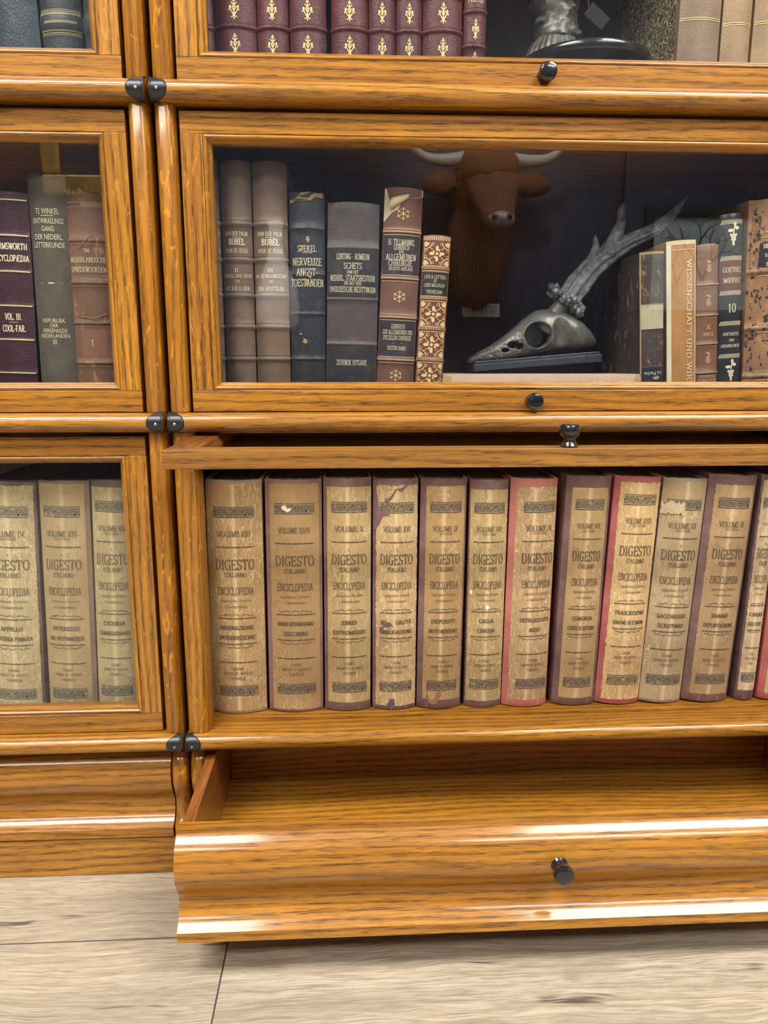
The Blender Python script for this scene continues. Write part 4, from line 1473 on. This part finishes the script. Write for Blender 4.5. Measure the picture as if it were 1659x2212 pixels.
b = leather_book(.6497, .0270, .1885, -4.3, Y2, ZS2, (.20, .090, .052, .18), 'narrow brown upside-down book with gold flowers, between orange and black books', G2,
                 bands=(.245, .435, .615, .80, .95), band_h=.0034, band_d=.0011, depth=.15, bulge=.0038, seed=22)
A, h = b.arcw, b.h
pol = []
for fr in (.135, .345, .705):
    pol += xf(ROSE, dz=h * (1 - fr), sx=.014, sz=.016)
for fr in b.bands:
    pol += rect(-A * .47, A * .47, h * (1 - fr) - .0004, h * (1 - fr) + .0003, 6)
    pol += rect(-A * .47, A * .47, h * (1 - fr) - .0030, h * (1 - fr) - .0027, 6)
for txt, fr, sz, ww in (('TOME', .555, .0038, .014), ('X', .510, .0050, .0045), ('CONTEMPORAINE', .825, .0026, .021), ('DE LA FRANCE', .850, .0034, .023), ('LES ORIGINES', .875, .0034, .019), ('H. TAINE', .915, .0030, .013)):
    p, w = serif_text(txt, sz, .13, .09)
    k = ww / w
    pol += xf([[(a * k, c) for a, c in r_] for r_ in p], dx=ww / 2, dz=h * (1 - fr) + sz / 2, rot=180)
b.art('gold_tooling', pol, plain('dull_rose_gold', (.60, .40, .26), .5), .0006)

b = leather_book(.6772, .0285, .2225, -4.1, Y2, ZS2, (.022, .025, .032, .10), 'black pebbled volume 10 with silver grape ornaments and a brown title band', G2, depth=.15, bulge=.0065, mat=PEBBLE, seed=23)
A, h = b.arcw, b.h
b.label_patch('title_band', -A * .47, A * .47, h * .60, h * .765, LEATHER, (.145, .040, .032, .05), off=.0003, label='red-brown title band')
pol = []
for fr in (.125, .84, 1.0):
    pol += xf(GRAPE, dz=h * (1 - fr) + .004, sx=.024, sz=.026) if fr < 1 else []
pol += xf(xf(GRAPE, dz=.004, sx=.024, sz=.026), dz=.006)
pol = [p for p in pol if min(q[1] for q in p) > 0]
for fr in (.04, .225, .405, .565, .74, .915):
    pol += xf(hatch(A * .92, .0050, 15, 1.0), dz=h * (1 - fr) - .0025)
b.art('silver_tooling', pol, PALEGOLD, .0005)
b.lines('silver_lettering', [('Goethes', .285, .0055, A * .70), ('Werke', .340, .0055, A * .66), ('10', .485, .0100, A * .30), ('Aufsaetze', .622, .0036, A * .62), ('und', .655, .0032, A * .2), ('Abhandlungen', .685, .0036, A * .74)], PALEGOLD, .0008)

b = leather_book(.7290, .0680, .2395, -3.4, Y2, ZS2, (.33, .165, .085, .65), 'large peeling tan and black leather book at the right picture edge', G2,
                 bands=(.345, .62, .86), band_h=.0050, band_d=.0018, depth=.18, bulge=.012, mat=SCUFF, board_mat=SCUFF, seed=24, pages=(.25, .18, .12), ragged=.0015)
A, h = b.arcw, b.h
rnd = random.Random(21)
pol = []
for i in range(300):
    a = rnd.uniform(-A * .48, A * .48)
    pol += blob(rnd, a, rnd.uniform(.01, .97) * h, rnd.uniform(.0004, .0022), rnd.uniform(.0006, .0032), 1.5, 11)
b.art('dark_leather_flakes', pol, plain('black_leather_flake', (.025, .02, .022), .5), .0003)
b.label_patch('title_panel', -A * .32, A * .46, h * .67, h * .80, LEATHER, (.022, .02, .028, .25), off=.0005, ragged=.0012, label='black title panel')
b.lines('gold_lettering', [('DECRETA AUTHENTICA', .225, .0048, A * .66, 'bold'), ('S. CONGREGATIONIS', .268, .0036, A * .60, 'bold'), ('SACR. RITUUM', .312, .0040, A * .56, 'bold')], PALEGOLD, .0009, xoff=A * .07)
pol = []
for fr in (.158, .182, .330, .365, .60, .64, .835, .88):
    pol += rect(-A * .32, A * .46, h * (1 - fr) - .0003, h * (1 - fr) + .0003, 12)
b.art('gold_tooling', pol, GOLD, .0007)

# book lying flat under the skull
FY = 0.050
b = Book(0, .0370, .2440, 0, 0, 0, depth=.165, bulge=.0035, mat=CLOTH, color=(.50, .33, .24, .3), pages=(.4, .3, .2), ragged=.0005, seed=30)
b.o.rotation_euler = (0, R(90), 0)
b.o.location = (.3200, FY, ZS2 + .0186)
A, h = b.arcw, b.h
pol, cr = [], []
for txt, pos, off in (('EN', .245, -.004), ('EL', .305, -.004), ('DE', .742, -.0055), ('ENT', .775, -.0055), ('NS', .885, -.0055), ('ER', .912, -.0055)):
    p, w = font_text(txt, .0070 if pos < .5 else .0052)
    pol += xf(p, dx=off - .004, dz=h * pos + .003, rot=0)
b.art('pale_lettering', pol, plain('pale_yellow_ink', (.80, .70, .42), .6))
for z in (.095, .25, .60, .675, .71, .84, .97):
    cr += rect(-A * .47, A * .47, h * z - .0003, h * z + .0003, 6)
for z0, z1 in ((.095, .17), (.84, .93)):
    cr += line_art([[(-A * .45, h * z0), (A * .45, h * z1)], [(A * .45, h * z0), (-A * .45, h * z1)]], 1, .0005)
b.art('blind_tooling', cr, plain('faded_tooling', (.60, .45, .34), .8), .0003)
b.art('frayed_patch', blob(random.Random(2), -.012, .004, .006, .006, .6) + blob(random.Random(2), -.012, .240, .007, .004, .6), FRAY, .0006)
tag(b.o, 'faded pinkish brown book lying flat underneath the skull board', 'book', G2)

# left bay, skull-level shelf
G2L = 'old books behind the middle left glass'
b = leather_book(-.1847, .0449, .2380, 1.9, Y2, ZS2, (.046, .014, .022, .05), 'dark purple ribbed-cloth encyclopedia volume III at the left picture edge', G2L,
                 bands=(.035, .195, .36, .52, .68, .84), band_h=.003, band_d=.0005, depth=.18, bulge=.0045, seed=40)
A, h = b.arcw, b.h
b.art('ribbing', sum([rect(-A * .47, A * .42, h * (1 - f_ / 1000) - .00035, h * (1 - f_ / 1000) + .00035, 8) for f_ in range(15, 1000, 11)], []), plain('purple_rib', (.075, .026, .045), .35), .0003)
b.art('gold_bands', sum([rect(-A * .48, A * .46, h * (1 - f_) - .0007, h * (1 - f_) + .0007, 8) for f_ in b.bands], []), GOLD, .0006)
b.lines('gold_lettering', [('HARMSWORTH', .245, .0068, A * .84, 'bold'), ('ENCYCLOP\u00c6DIA', .300, .0068, A * .90, 'bold'), ('VOL. III.', .572, .0072, A * .42, 'bold'), ('COOL-FAR.', .628, .0072, A * .58, 'bold')], PALEGOLD)
b.art('gold_rule', rect(-.005, .005, h * .401, h * .403), PALEGOLD)

b = leather_book(-.1368, .0430, .2578, .9, Y2, ZS2, (.105, .085, .066, .12), 'tall grey-brown volume with sans gold title, middle book behind the left glass', G2L, depth=.18, bulge=.0060, seed=41)
A, h = b.arcw, b.h
b.lines('gold_lettering', [('TE WINKEL', .155, .0065, A * .58, 'sans'), ('ONTWIKKELINGS', .195, .0060, A * .76, 'sans'), ('GANG', .228, .0056, A * .30, 'sans'), ('DER NEDERL.', .262, .0060, A * .70, 'sans'), ('LETTERKUNDE', .296, .0060, A * .76, 'sans'),
                           ('REPUBLIEK', .620, .0046, A * .56, 'sans'), ('DER', .642, .0042, A * .2, 'sans'), ('VEREENIGDE', .664, .0046, A * .62, 'sans'), ('NEDERLANDEN', .687, .0046, A * .72, 'sans'), ('III', .714, .0052, A * .11)], PALEGOLD)
b.art('gold_rule', rect(-.007, .007, h * .825, h * .8275) + rect(-.012, .012, h * .541, h * .5422) + disc(0, h * .5416, .0012) + disc(-.0025, h * .5416, .0009) + disc(.0025, h * .5416, .0009), PALEGOLD)

b = leather_book(-.0937, .0435, .2385, .5, Y2, ZS2, (.20, .098, .058, .55), 'tattered brown leather book with frayed head, nearest the left door stile', G2L,
                 bands=(.215, .41, .60, .79), band_h=.0040, band_d=.0014, depth=.18, bulge=.0050, mat=SCUFF, ragged=.0015, seed=42)
A, h = b.arcw, b.h
b.label_patch('volume_label', -A * .28, A * .36, h * .235, h * .375, LEATHER, (.27, .125, .075, .2), off=.0003, ragged=.001, label='paler square around the numeral')
b.lines('gold_lettering', [('TAAL', .262, .0040, A * .16), ('NEDERLANDSCHE', .305, .0056, A * .92), ('SPREEKWOORDEN', .350, .0056, A * .90), ('1', .695, .0080, .003)], PALEGOLD)
pol = rect(-A * .46, A * .46, h * .955, h * .9575, 8) + rect(-A * .46, A * .46, h * .935, h * .937, 8) + xf(hatch(A * .5, .003, 24, .2), dx=A * .17, dz=h * .94)
for fr in b.bands:
    pol += rect(-A * .46, A * .46, h * (1 - fr) - .0038, h * (1 - fr) - .0034, 8) + rect(-A * .46, A * .46, h * (1 - fr) + .0034, h * (1 - fr) + .0038, 8)
b.art('faded_gold_tooling', pol, plain('faded_gold', (.45, .33, .20), .6), .0005)
m = MB()
rnd = random.Random(7)
for i in range(26):
    a = rnd.uniform(-A * .48, A * .48)
    p0 = Vector(b.P(a, h - .002, .0006))
    p1 = p0 + Vector((rnd.uniform(-.004, .004), -rnd.uniform(0, .002), rnd.uniform(.002, .007)))
    m.tube([p0, (p0 + p1) / 2 + Vector((rnd.uniform(-.001, .001), 0, .001)), p1], [.0003, .0003, .0001], 5)
m.tube([b.P(-.012, h * .745, .001), b.P(-.002, h * .775, .0035), b.P(.006, h * .81, .0008)], .0004, 5)
m.tube([b.P(-.010, h * .43, .001), b.P(.004, h * .422, .003), b.P(.018, h * .445, .0008)], .0005, 5)
m.build('frayed_threads', FRAY, b.o)

# ---- top shelf, right bay: the burgundy set
ZS1 = 0.9377
Y1 = 0.050
G1 = 'burgundy half-leather volumes on the top shelf'
BUR = (.120, .022, .030, .10)
order = ['narrow strip of a burgundy volume beside the left door stile', 'first full burgundy volume from the left, widest near the stile', 'slim burgundy volume between the two widest left-hand ones',
         'third full burgundy volume, left of the dark gap in the set', 'burgundy volume right of the dark gap in the set', 'fifth full burgundy volume from the left on the top shelf',
         'slim burgundy volume left of the broad one near the sculpture', 'broad burgundy volume, last upright one of the set', 'leaning slim burgundy volume at the right end of the set']
ed = [(.0504, .0612), (.0620, .1078), (.1083, .1430), (.1440, .1845), (.1897, .2304), (.2309, .2609), (.2614, .2905), (.2910, .3353), (.3362, .3615)]
for i, (a, c) in enumerate(ed):
    w = c - a
    if i == 0: a, w = .0400, .0212
    last = i == 8
    bands = (.571, .720, .868) if not last else (.495, .636, .782, .92)
    b = leather_book(a + w / 2, w, .235 if not last else .24, 0.0 if not last else 0.6, Y1, ZS1, (BUR[0] * (.92 + .16 * ((i * 37) % 5) / 4), BUR[1], BUR[2], .10), order[i], G1,
                     bands=bands, band_h=.0045, band_d=.0019, depth=.16, bulge=min(.010, w * .24), seed=60 + i, pages=(.3, .25, .2))
    A, h = b.arcw, b.h
    pol = []
    for fr in ((.648, .797) if not last else (.712, .85)):
        pol += xf(FLEUR, dz=h * (1 - fr), sx=min(.017, A * .4), sz=.021)
    b.art('gold_tooling', pol, GOLD, .0005)
    ln = []
    for fr in bands:
        ln += rect(-A * .48, A * .48, h * (1 - fr) + .0034, h * (1 - fr) + .0037, 8) + rect(-A * .48, A * .48, h * (1 - fr) - .0040, h * (1 - fr) - .0036, 8)
    b.art('tooled_lines', ln, plain('dark_tooling', (.035, .012, .012), .6) if i == 0 else bpy.data.materials['dark_tooling'], .0004)
    if i in (6, 8):
        b.lines('gold_lettering', [('TOME I' if i == 6 else 'PORTEE', 0.545 if i == 6 else .590, .005, A * .6)], PALEGOLD)

# pale leather books right
G1R = 'pale leather books at the top right'
b = leather_book(.6055, .0480, .24, 0, Y1, ZS1, (.30, .19, .125, .25), 'light brown banded leather book with marbled side beside the sculpture', G1R,
                 bands=(), depth=.19, bulge=.0055, board_mat=MARBLED, seed=80, mat=LEATHER)
A, h = b.arcw, b.h
dbl = lambda A, h, frs: sum([rect(-A * .48, A * .48, h * (1 - f_) - .0004, h * (1 - f_) + .0004, 8) + rect(-A * .48, A * .48, h * (1 - f_) - .0024, h * (1 - f_) - .0016, 8) for f_ in frs], [])
b.art('gilt_lines', dbl(A, h, (.40, .64, .90)), GOLD, .0005)
b = leather_book(.6485, .0338, .238, 0, Y1, ZS1, (.42, .27, .14, .3), 'pale tan leather book, middle of the three at top right', G1R, depth=.18, bulge=.0055, seed=81)
A, h = b.arcw, b.h
b.art('gilt_lines', dbl(A, h, (.40, .655, .925)), GOLD, .0005)
b = leather_book(.6870, .0380, .238, 0, Y1, ZS1, (.44, .28, .15, .3), 'pale tan leather book cut off by the right edge, topmost shelf', G1R, depth=.18, bulge=.0055, seed=82)
A, h = b.arcw, b.h
b.art('gilt_lines', dbl(A, h, (.40, .645, .915)), GOLD, .0005)

# ---- top shelf, left bay
G1L = 'black leather books on the top left shelf'
b = leather_book(-.1490, .0465, .24, -1.0, Y1, ZS1, (.035, .050, .070, .08), 'plain black pebbled leather book at the top left corner', G1L, depth=.17, bulge=.0035, mat=PEBBLE, seed=85)
b = leather_book(-.1020, .0440, .24, -.4, Y1, ZS1, (.030, .036, .046, .08), 'black leather book with raised bands and gold rope lines', G1L, bands=(.549, .724, .90), band_h=.017, band_d=.0020, depth=.17, bulge=.0075, mat=LEATHER, seed=86)
A, h = b.arcw, b.h
pol = []
for fr in b.bands:
    pol += xf(hatch(A * .72, .0026, 26, 1.2), dz=h * (1 - fr) - .0013)
    for q in (-.0112, .0100):
        pol += xf(hatch(A * .94, .0013, 34, .2), dz=h * (1 - fr) + q)
    for q in (-.0086, -.0079, .0079, .0086, -.0124, .0124):
        pol += rect(-A * .47, A * .47, h * (1 - fr) + q - .0002, h * (1 - fr) + q + .0002, 8)
b.art('gold_tooling', pol, plain('antique_gold', (.55, .46, .27), .4), .0005)
b = leather_book(-.0625, .0330, .24, 0, Y1, ZS1, (.030, .036, .046, .08), 'black leather book half hidden by the door stile, top left', G1L, bands=(.549, .724, .90), band_h=.017, band_d=.0020, depth=.17, bulge=.0055, mat=LEATHER, seed=87)

# ------------------------------------------------------------------ sculpture on black oval base, top shelf
S = empty('bronze_sculpture', (.500, .135, ZS1))
m = MB()
m.lathe([(.040, 0), (.042, .010), (.040, .050), (.042, .0575)], 32)
m.build('pedestal_drum', KNOB, S, smooth=40)
m = MB()
m.lathe([(.074, .0575), (.079, .0585), (.0805, .0615), (.0805, .0660), (.079, .0690), (.074, .0700), (.01, .0702)], 56)
m.build('oval_base', KNOB, S, smooth=50)
m = MB()
flute = lambda j, t: 1 + (.035 * math.cos(t * 30) if 1 <= j <= 4 else 0)
M = Matrix.Translation((-.034, .012, .0702))
m.lathe([(.036, 0), (.0385, .003), (.0365, .010), (.0325, .018), (.029, .024), (.0275, .027)], 180, M, fn=flute)
m.build('fluted_foot', BRONZE, S, smooth=50)
m = MB()
def lump(i, t, p):
    return 1 + .20 * noise.noise(Vector((p.x * 60 + math.cos(t) * 2.6, math.sin(t) * 2.6, p.z * 95))) + .20 * noise.noise(Vector((math.cos(t) * 6, math.sin(t) * 6, p.z * 240)))
zz = [.0972 + .003 * i for i in range(44)]
m.tube([(-.032 + .004 * math.sin(z * 30), .012, z) for z in zz], [.0275 + .002 * math.sin(z * 90) - .08 * max(0, z - .14) for z in zz], 40, fn=lump)
m.build('figure_column', BRONZE, S, smooth=60)
tag(S, 'dark bronze figure on a fluted foot and glossy black round base', 'sculpture')

T = empty('hanging_tag', (.503, .10, 1.046))
m = MB()
m.box(-.014, .014, -.0012, .0012, -.0085, .0085)
m.v = [tuple(Matrix.Rotation(R(38), 4, 'Y') @ Vector(p)) for p in m.v]
m.build('tag_plate', plain('black_plastic', (.012, .012, .014), .6, Specular_IOR_Level=.2), T, bevel=.0008)
m = MB()
m.tube([(-.010, 0, .008), (-.0115, 0, .02), (-.009, 0, .04), (-.010, 0, .2068)], .0009, 6)
m.box(-.016, -.004, -.002, .002, .019, .028)
m.build('cord', plain('black_cord', (.01, .01, .012), .6), T)
tag(T, 'small black tag hanging tilted on a cord beside the bronze figure', 'tag')

# ------------------------------------------------------------------ skull with antler on its black board
SK = empty('mounted_skull', (.449, .115, .640))
TILT = R(-4.6)
def tl(x, z):
    """tilt about the left end of the board; x,z given relative to the empty"""
    return x * math.cos(TILT) + z * math.sin(TILT), -x * math.sin(TILT) + z * math.cos(TILT)
m = MB()
m.box(-.083, .064, -.014, .095, -.0045, .0045)
m.box(.064, .084, -.014, .095, -.0055, .0045)
m.box(-.081, .082, -.011, .092, .0045, .0080)
m.box(-.060, .060, .005, .08, -.0062, -.0045)
m.v = [(tl(x, z)[0], y, tl(x, z)[1] + .0045) for x, y, z in m.v]
m.build('base_board', WOODBLK, SK, bevel=.0010)
# skull: loft along x
sec = [  # x, z centre, half height, half width
    (-.0875, .0090, .0010, .004), (-.084, .0098, .0042, .0085), (-.072, .0120, .0080, .0125), (-.058, .0150, .0112, .0150), (-.044, .0190, .0148, .0175), (-.032, .0235, .0180, .0200),
    (-.020, .0285, .0215, .0245), (-.008, .0340, .0255, .0280), (.004, .0385, .0275, .0290), (.016, .0400, .0275, .0275), (.028, .0395, .0260, .0265), (.040, .0375, .0245, .0270), (.052, .0345, .0215, .0262),
    (.064, .0300, .0170, .0230), (.074, .0250, .0110, .0170), (.081, .0210, .0050, .0090), (.083, .0200, .0010, .002)]
import bisect
def sample(x):
    xs = [q[0] for q in sec]
    i = min(max(bisect.bisect(xs, x) - 1, 0), len(sec) - 2)
    u = (x - xs[i]) / (xs[i + 1] - xs[i])
    u = max(0, min(1, u))
    u2 = u
    return [a + (b_ - a) * u2 for a, b_ in zip(sec[i][1:], sec[i + 1][1:])]
NX, NA = 170, 110
holes = set()
NASAL = ((-.030, .0250, .0075, .0045), (-.0225, .0225, .0045, .0040), (-.040, .0190, .0050, .0028))
v, f = [], []
for i in range(NX + 1):
    x = -.0875 + .1705 * i / NX
    zc, hh, hw = sample(x)
    for k in range(NA):
        t = 2 * PI * k / NA
        cy, cz = math.cos(t), math.sin(t)
        y = hw * math.copysign(abs(cy) ** .9, cy)
        z = zc + hh * math.copysign(abs(cz) ** .9, cz)
        if y < 0 or True:
            sgn = -1 if y < 0 else 1
            # eye socket
            d = ((x - .001) / .0175) ** 2 + ((z - .0345) / .0165) ** 2
            if d < 1.55 and abs(y) > .006:
                if d < 1.0:
                    y *= (1 - .80 * min(1, (1 - d) * 5))
                else:
                    y += sgn * .0016 * (1 - (d - 1) / .55)
            # temporal hollow behind the socket rim
            d2 = ((x - .031) / .012) ** 2 + ((z - .036) / .020) ** 2
            if d2 < 1: y -= sgn * .0055 * (1 - d2)
            # nasal openings
            for ex, ez, rx, rz in ((-.030, .0250, .0075, .0045), (-.0225, .0225, .0045, .0040), (-.040, .0190, .0050, .0028)):
                d3 = ((x - ex) / rx) ** 2 + ((z - ez) / rz) ** 2
                if d3 < 1 and abs(y) > .004: y *= (1 - .6 * min(1, (1 - d3) * 4))
            if y < 0 and (d < .8 or any(((x - ex) / rx) ** 2 + ((z - ez) / rz) ** 2 < .6 for ex, ez, rx, rz in NASAL)): holes.add((i, k))
            if x < -.015:
                y += sgn * .0010 * noise.noise(Vector((x * 300, z * 300, 1)))
        X, Z = tl(x, z)
        v.append((X, y + .008, Z + .0045))
for i in range(NX):
    for k in range(NA):
        k2 = (k + 1) % NA
        if (i, k) in holes: continue
        f.append((i * NA + k, (i + 1) * NA + k, (i + 1) * NA + k2, i * NA + k2))
f += [tuple(range(NA)), tuple(NX * NA + k for k in range(NA - 1, -1, -1))]
o = mesh_obj('skull', v, f, BRONZE, SK, smooth='all'); recalc(o)
def W(u):  # world x,z at the antler plane -> local
    return (u[0] - .449, u[1] - .115, u[2] - .640)
m = MB()
m.tube([W(p) for p in ((.459, .118, .684), (.468, .118, .697), (.478, .118, .712), (.486, .118, .722))], [.0190, .0140, .0110, .0115], 24)
m.build('pedicle', BRONZE, SK, smooth='all')
def spline(P_, n):
    out = []
    P_ = [Vector(p) for p in P_]
    for i in range(len(P_) - 1):
        a, b_, c, d = P_[max(i - 1, 0)], P_[i], P_[i + 1], P_[min(i + 2, len(P_) - 1)]
        for k in range(n):
            t = k / n
            out.append(.5 * ((2 * b_) + (c - a) * t + (2 * a - 5 * b_ + 4 * c - d) * t * t + (3 * b_ - a - 3 * c + d) * t ** 3))
    out.append(P_[-1])
    return out
def radii(R_, n):
    out = []
    for i in range(len(R_) - 1):
        out += [R_[i] + (R_[i + 1] - R_[i]) * k / n for k in range(n)]
    return out + [R_[-1]]
def groove(i, t, p):
    return 1 + .13 * math.cos(9 * t + 1.2 * math.sin(i * .10)) + .06 * math.cos(5 * t + i * .05) + .09 * noise.noise(Vector((math.cos(t) * 2.5, math.sin(t) * 2.5, i * .16))) + .06 * noise.noise(Vector((p.x * 300, p.y * 300, p.z * 300)))
m = MB()
beam = [(.487, .118, .722), (.500, .116, .741), (.517, .113, .763), (.536, .110, .779), (.562, .107, .795), (.590, .104, .808), (.611, .102, .825), (.6275, .100, .8460)]
m.tube([W(p) for p in spline(beam, 8)], radii([.0150, .0148, .0135, .0125, .0092, .0074, .0052, .0009], 8), 54, fn=groove)
tine1 = [(.512, .113, .754), (.5165, .111, .772), (.5190, .109, .788), (.5172, .108, .8020)]
m.tube([W(p) for p in spline(tine1, 6)], radii([.0100, .0070, .0046, .0010], 6), 20, fn=groove)
tine2 = [(.5360, .110, .779), (.5420, .106, .797), (.5470, .103, .815), (.5465, .101, .830), (.5490, .100, .8400)]
m.tube([W(p) for p in spline(tine2, 6)], radii([.0130, .0088, .0060, .0042, .0008], 6), 20, fn=groove)
rnd = random.Random(4)
ax = Vector((.62, 0, .78)).normalized()
e1 = Vector((.78, 0, -.62)); e2 = Vector((0, 1, 0))
for i in range(80):
    t = 2 * PI * i / 40 + rnd.uniform(-.1, .1)
    rr = rnd.uniform(.0135, .0275)
    c = Vector(W((.4865, .118, .7215))) + (e1 * math.cos(t) + e2 * math.sin(t) * .9) * rr + ax * rnd.uniform(-.0045, .006)
    s_ = rnd.uniform(.0020, .0046)
    m.sphere(c, (s_, s_, s_), 10, 7, fn=lambda d: 1 + .65 * noise.noise(d * 2.3 + c * 300))
m.build('antler', ANTLER, SK, smooth='all')
tag(SK, 'dark cast deer skull with one raised antler on a black board', 'skull')

# ------------------------------------------------------------------ what the glass mirrors from the far side of the room
COW = empty('mounted_cow_head', (0.94, -3.40, 1.38))
FUR = mat_fur('red_brown_fur', (.09, .032, .016), (.30, .115, .05))
def fluff(d):
    return 1 + .06 * noise.noise(d * 6)
m = MB()
m.sphere((-.02, .10, -.12), (.17, .20, .32), 40, 28, fn=fluff)
m.sphere((-.02, .16, .18), (.15, .18, .20), 40, 28, fn=fluff)
m.build('neck', FUR, COW, smooth='all')
m = MB()
ring = [(.30, .20, .05, .04), (.27, .22, .12, .10), (.20, .24, .145, .13), (.12, .29, .135, .125), (.04, .35, .115, .105), (-.03, .41, .095, .090), (-.09, .455, .085, .080), (-.135, .48, .085, .070), (-.165, .485, .065, .05), (-.18, .48, .02, .02)]
v, f = [], []
n = 40
ring = [(.25 + (z - .25) * .78, y, rx, ry) for (z, y, rx, ry) in ring]
for (z, y, rx, ry) in ring:
    for k in range(n):
        t = 2 * PI * k / n
        q = 1 + .05 * noise.noise(Vector((math.cos(t) * 3, math.sin(t) * 3, z * 18)))
        v.append((.015 + rx * q * math.cos(t), y + ry * q * math.sin(t), z))
for i in range(len(ring) - 1):
    for k in range(n):
        f.append((i * n + k, i * n + (k + 1) % n, (i + 1) * n + (k + 1) % n, (i + 1) * n + k))
f += [tuple(range(n)), tuple((len(ring) - 1) * n + k for k in range(n))]
o = mesh_obj('face', v, f, FUR, COW, smooth='all'); recalc(o)
m = MB()
m.sphere((.0, .24, .24), (.155, .14, .135), 36, 20, fn=lambda d: 1 + .16 * noise.noise(Vector((d.x * 8, d.y * 8, d.z * 2.5))))
m.build('forelock', FUR, COW, smooth='all')
m = MB()
m.sphere((.02, .50, -.045), (.072, .055, .045), 24, 14)
m.build('muzzle', plain('grey_muzzle', (.30, .25, .24), .35), COW, smooth='all')
for sx in (-1, 1):
    m = MB(); m.sphere((.02 + sx * .036, .545, -.037), (.014, .012, .016), 12, 8)
    m.build('nostril', KNOB, COW, smooth='all')
    m = MB(); m.sphere((.015 + sx * .105, .325, .13), (.020, .022, .020), 16, 10)
    m.build('eye', KNOB, COW, smooth='all')
    m = MB(); m.sphere((.0 + sx * .235, .20, .185), (.105, .035, .062), 24, 12, fn=lambda d: 1 + .2 * noise.noise(d * 5))
    m.build('ear', FUR, COW, smooth='all')
    m = MB()
    hp = spline([(sx * .11, .19, .315), (sx * .20, .20, .300), (sx * .30, .21, .305), (sx * .375, .22, .345), (sx * .405, .23, .400)], 6)
    m.tube(hp, radii([.036, .033, .027, .018, .004], 6), 18)
    m.build('horn', COWHORN, COW, smooth='all')
tag(COW, 'shaggy red-brown horned cow head on the far wall, mirrored in the glass', 'mounted head')

PL = empty('wall_plaque', (.965, -3.399, .945))
m = MB(); m.box(-.105, .105, 0, .008, -.036, .036)
m.build('plate', plain('pale_card', (.60, .66, .70), .6), PL)
m = MB()
for txt, dz, sz, ww in (('The White Taxidermy Studio', .012, .015, .18), ('TAXIDERMY & INTERIOR', -.008, .010, .15), ('LONDON', -.024, .008, .05)):
    p, w = font_text(txt, sz)
    k = ww / w
    for q in p:
        m.add([((a * k - ww / 2) * -1, .009, dz + c) for a, c in q], [tuple(range(len(q)))])
m.build('lettering', INKS, PL)
tag(PL, 'small pale lettered card on the wall below the cow head', 'plaque')

FR = empty('framed_picture', (2.20, -3.40, 1.20))
def frame_mesh(w, h, t, d):
    m = MB()
    for a in ((-w / 2, w / 2, 0, d, h / 2 - t, h / 2), (-w / 2, w / 2, 0, d, -h / 2, -h / 2 + t), (-w / 2, -w / 2 + t, 0, d, -h / 2 + t, h / 2 - t), (w / 2 - t, w / 2, 0, d, -h / 2 + t, h / 2 - t)):
        m.box(*a)
    return m
frame_mesh(.66, .60, .05, .03).build('frame', WOODBLK, FR, bevel=.003)
m = MB(); m.box(-.28, .28, .002, .006, -.25, .25)
m.build('print', plain('grey_green_print', (.55, .66, .68), .7), FR)
pol = []
rnd = random.Random(8)
def branch(x, z, a, l, w, d):
    x2, z2 = x + l * math.sin(a), z + l * math.cos(a)
    pol.append(([(x, z), (x2, z2)], w))
    if d:
        for s_ in (-1, 1):
            branch(x2, z2, a + s_ * rnd.uniform(.3, .7), l * rnd.uniform(.6, .85), w * .65, d - 1)
branch(.02, -.25, 0, .16, .022, 5)
branch(-.14, -.25, .1, .14, .014, 4)
m = MB()
for q in line_art([p for p in pol], 1):
    if all(abs(a) < .28 and abs(c) < .25 for a, c in q):
        m.add([(a, .0065, c) for a, c in q], [(0, 1, 2, 3)])
m.build('tree_drawing', INKS, FR)
tag(FR, 'black-framed print of bare trees on the far wall, mirrored in the glass', 'picture')

GF = empty('gilt_frame', (-1.00, -3.40, 1.755))
frame_mesh(.76, .46, .10, .05).build('frame', plain('old_gilt', (.55, .36, .13), .35, Metallic=.5), GF, bevel=.012)
m = MB(); m.box(-.28, .28, .004, .010, -.13, .13)
m.build('canvas', NAVY2, GF)
tag(GF, 'old gilt picture frame on the far wall, mirrored in the left glass', 'picture')

VS = empty('vase_standin', (-.15, -3.15, .80))  # vase shape added, standing in for an unidentified white reflection
m = MB()
m.lathe([(.050, 0), (.085, .01), (.105, .06), (.115, .14), (.105, .22), (.080, .30), (.050, .37), (.036, .43), (.032, .50), (.044, .56), (.040, .565), (.02, .566)], 40)
m.build('body', plain('white_ceramic', (.85, .87, .9), .25), VS, smooth=60)
tag(VS, 'white vase added for the unclear white reflection over the brown volumes', 'vase')
PD = empty('vase_pedestal', (-.15, -3.15, 0))
m = MB(); m.box(-.16, .16, -.16, .16, 0, .04); m.box(-.13, .13, -.13, .13, .04, .76); m.box(-.16, .16, -.16, .16, .76, .7998)
m.build('column', WOODBLK, PD, bevel=.004)
tag(PD, 'black square pedestal under the stand-in vase by the far wall', 'pedestal')

# loose bits: a pale hair on the floor under the left base, wood crumbs in the drawer
m = MB()
hp = [(-.155 + .05 * math.cos(R(a)), -.008 - .03 * (1 - math.sin(R(a))) - .004, .0006 + .010 * max(0, math.sin(R(a)))) for a in range(180, -1, -12)]
m.tube(hp, .00013, 5)
tag(m.build('stray_hair', plain('pale_hair', (.5, .36, .2), .6)), 'fine curled pale hair on the floor at the left plinth', 'hair')
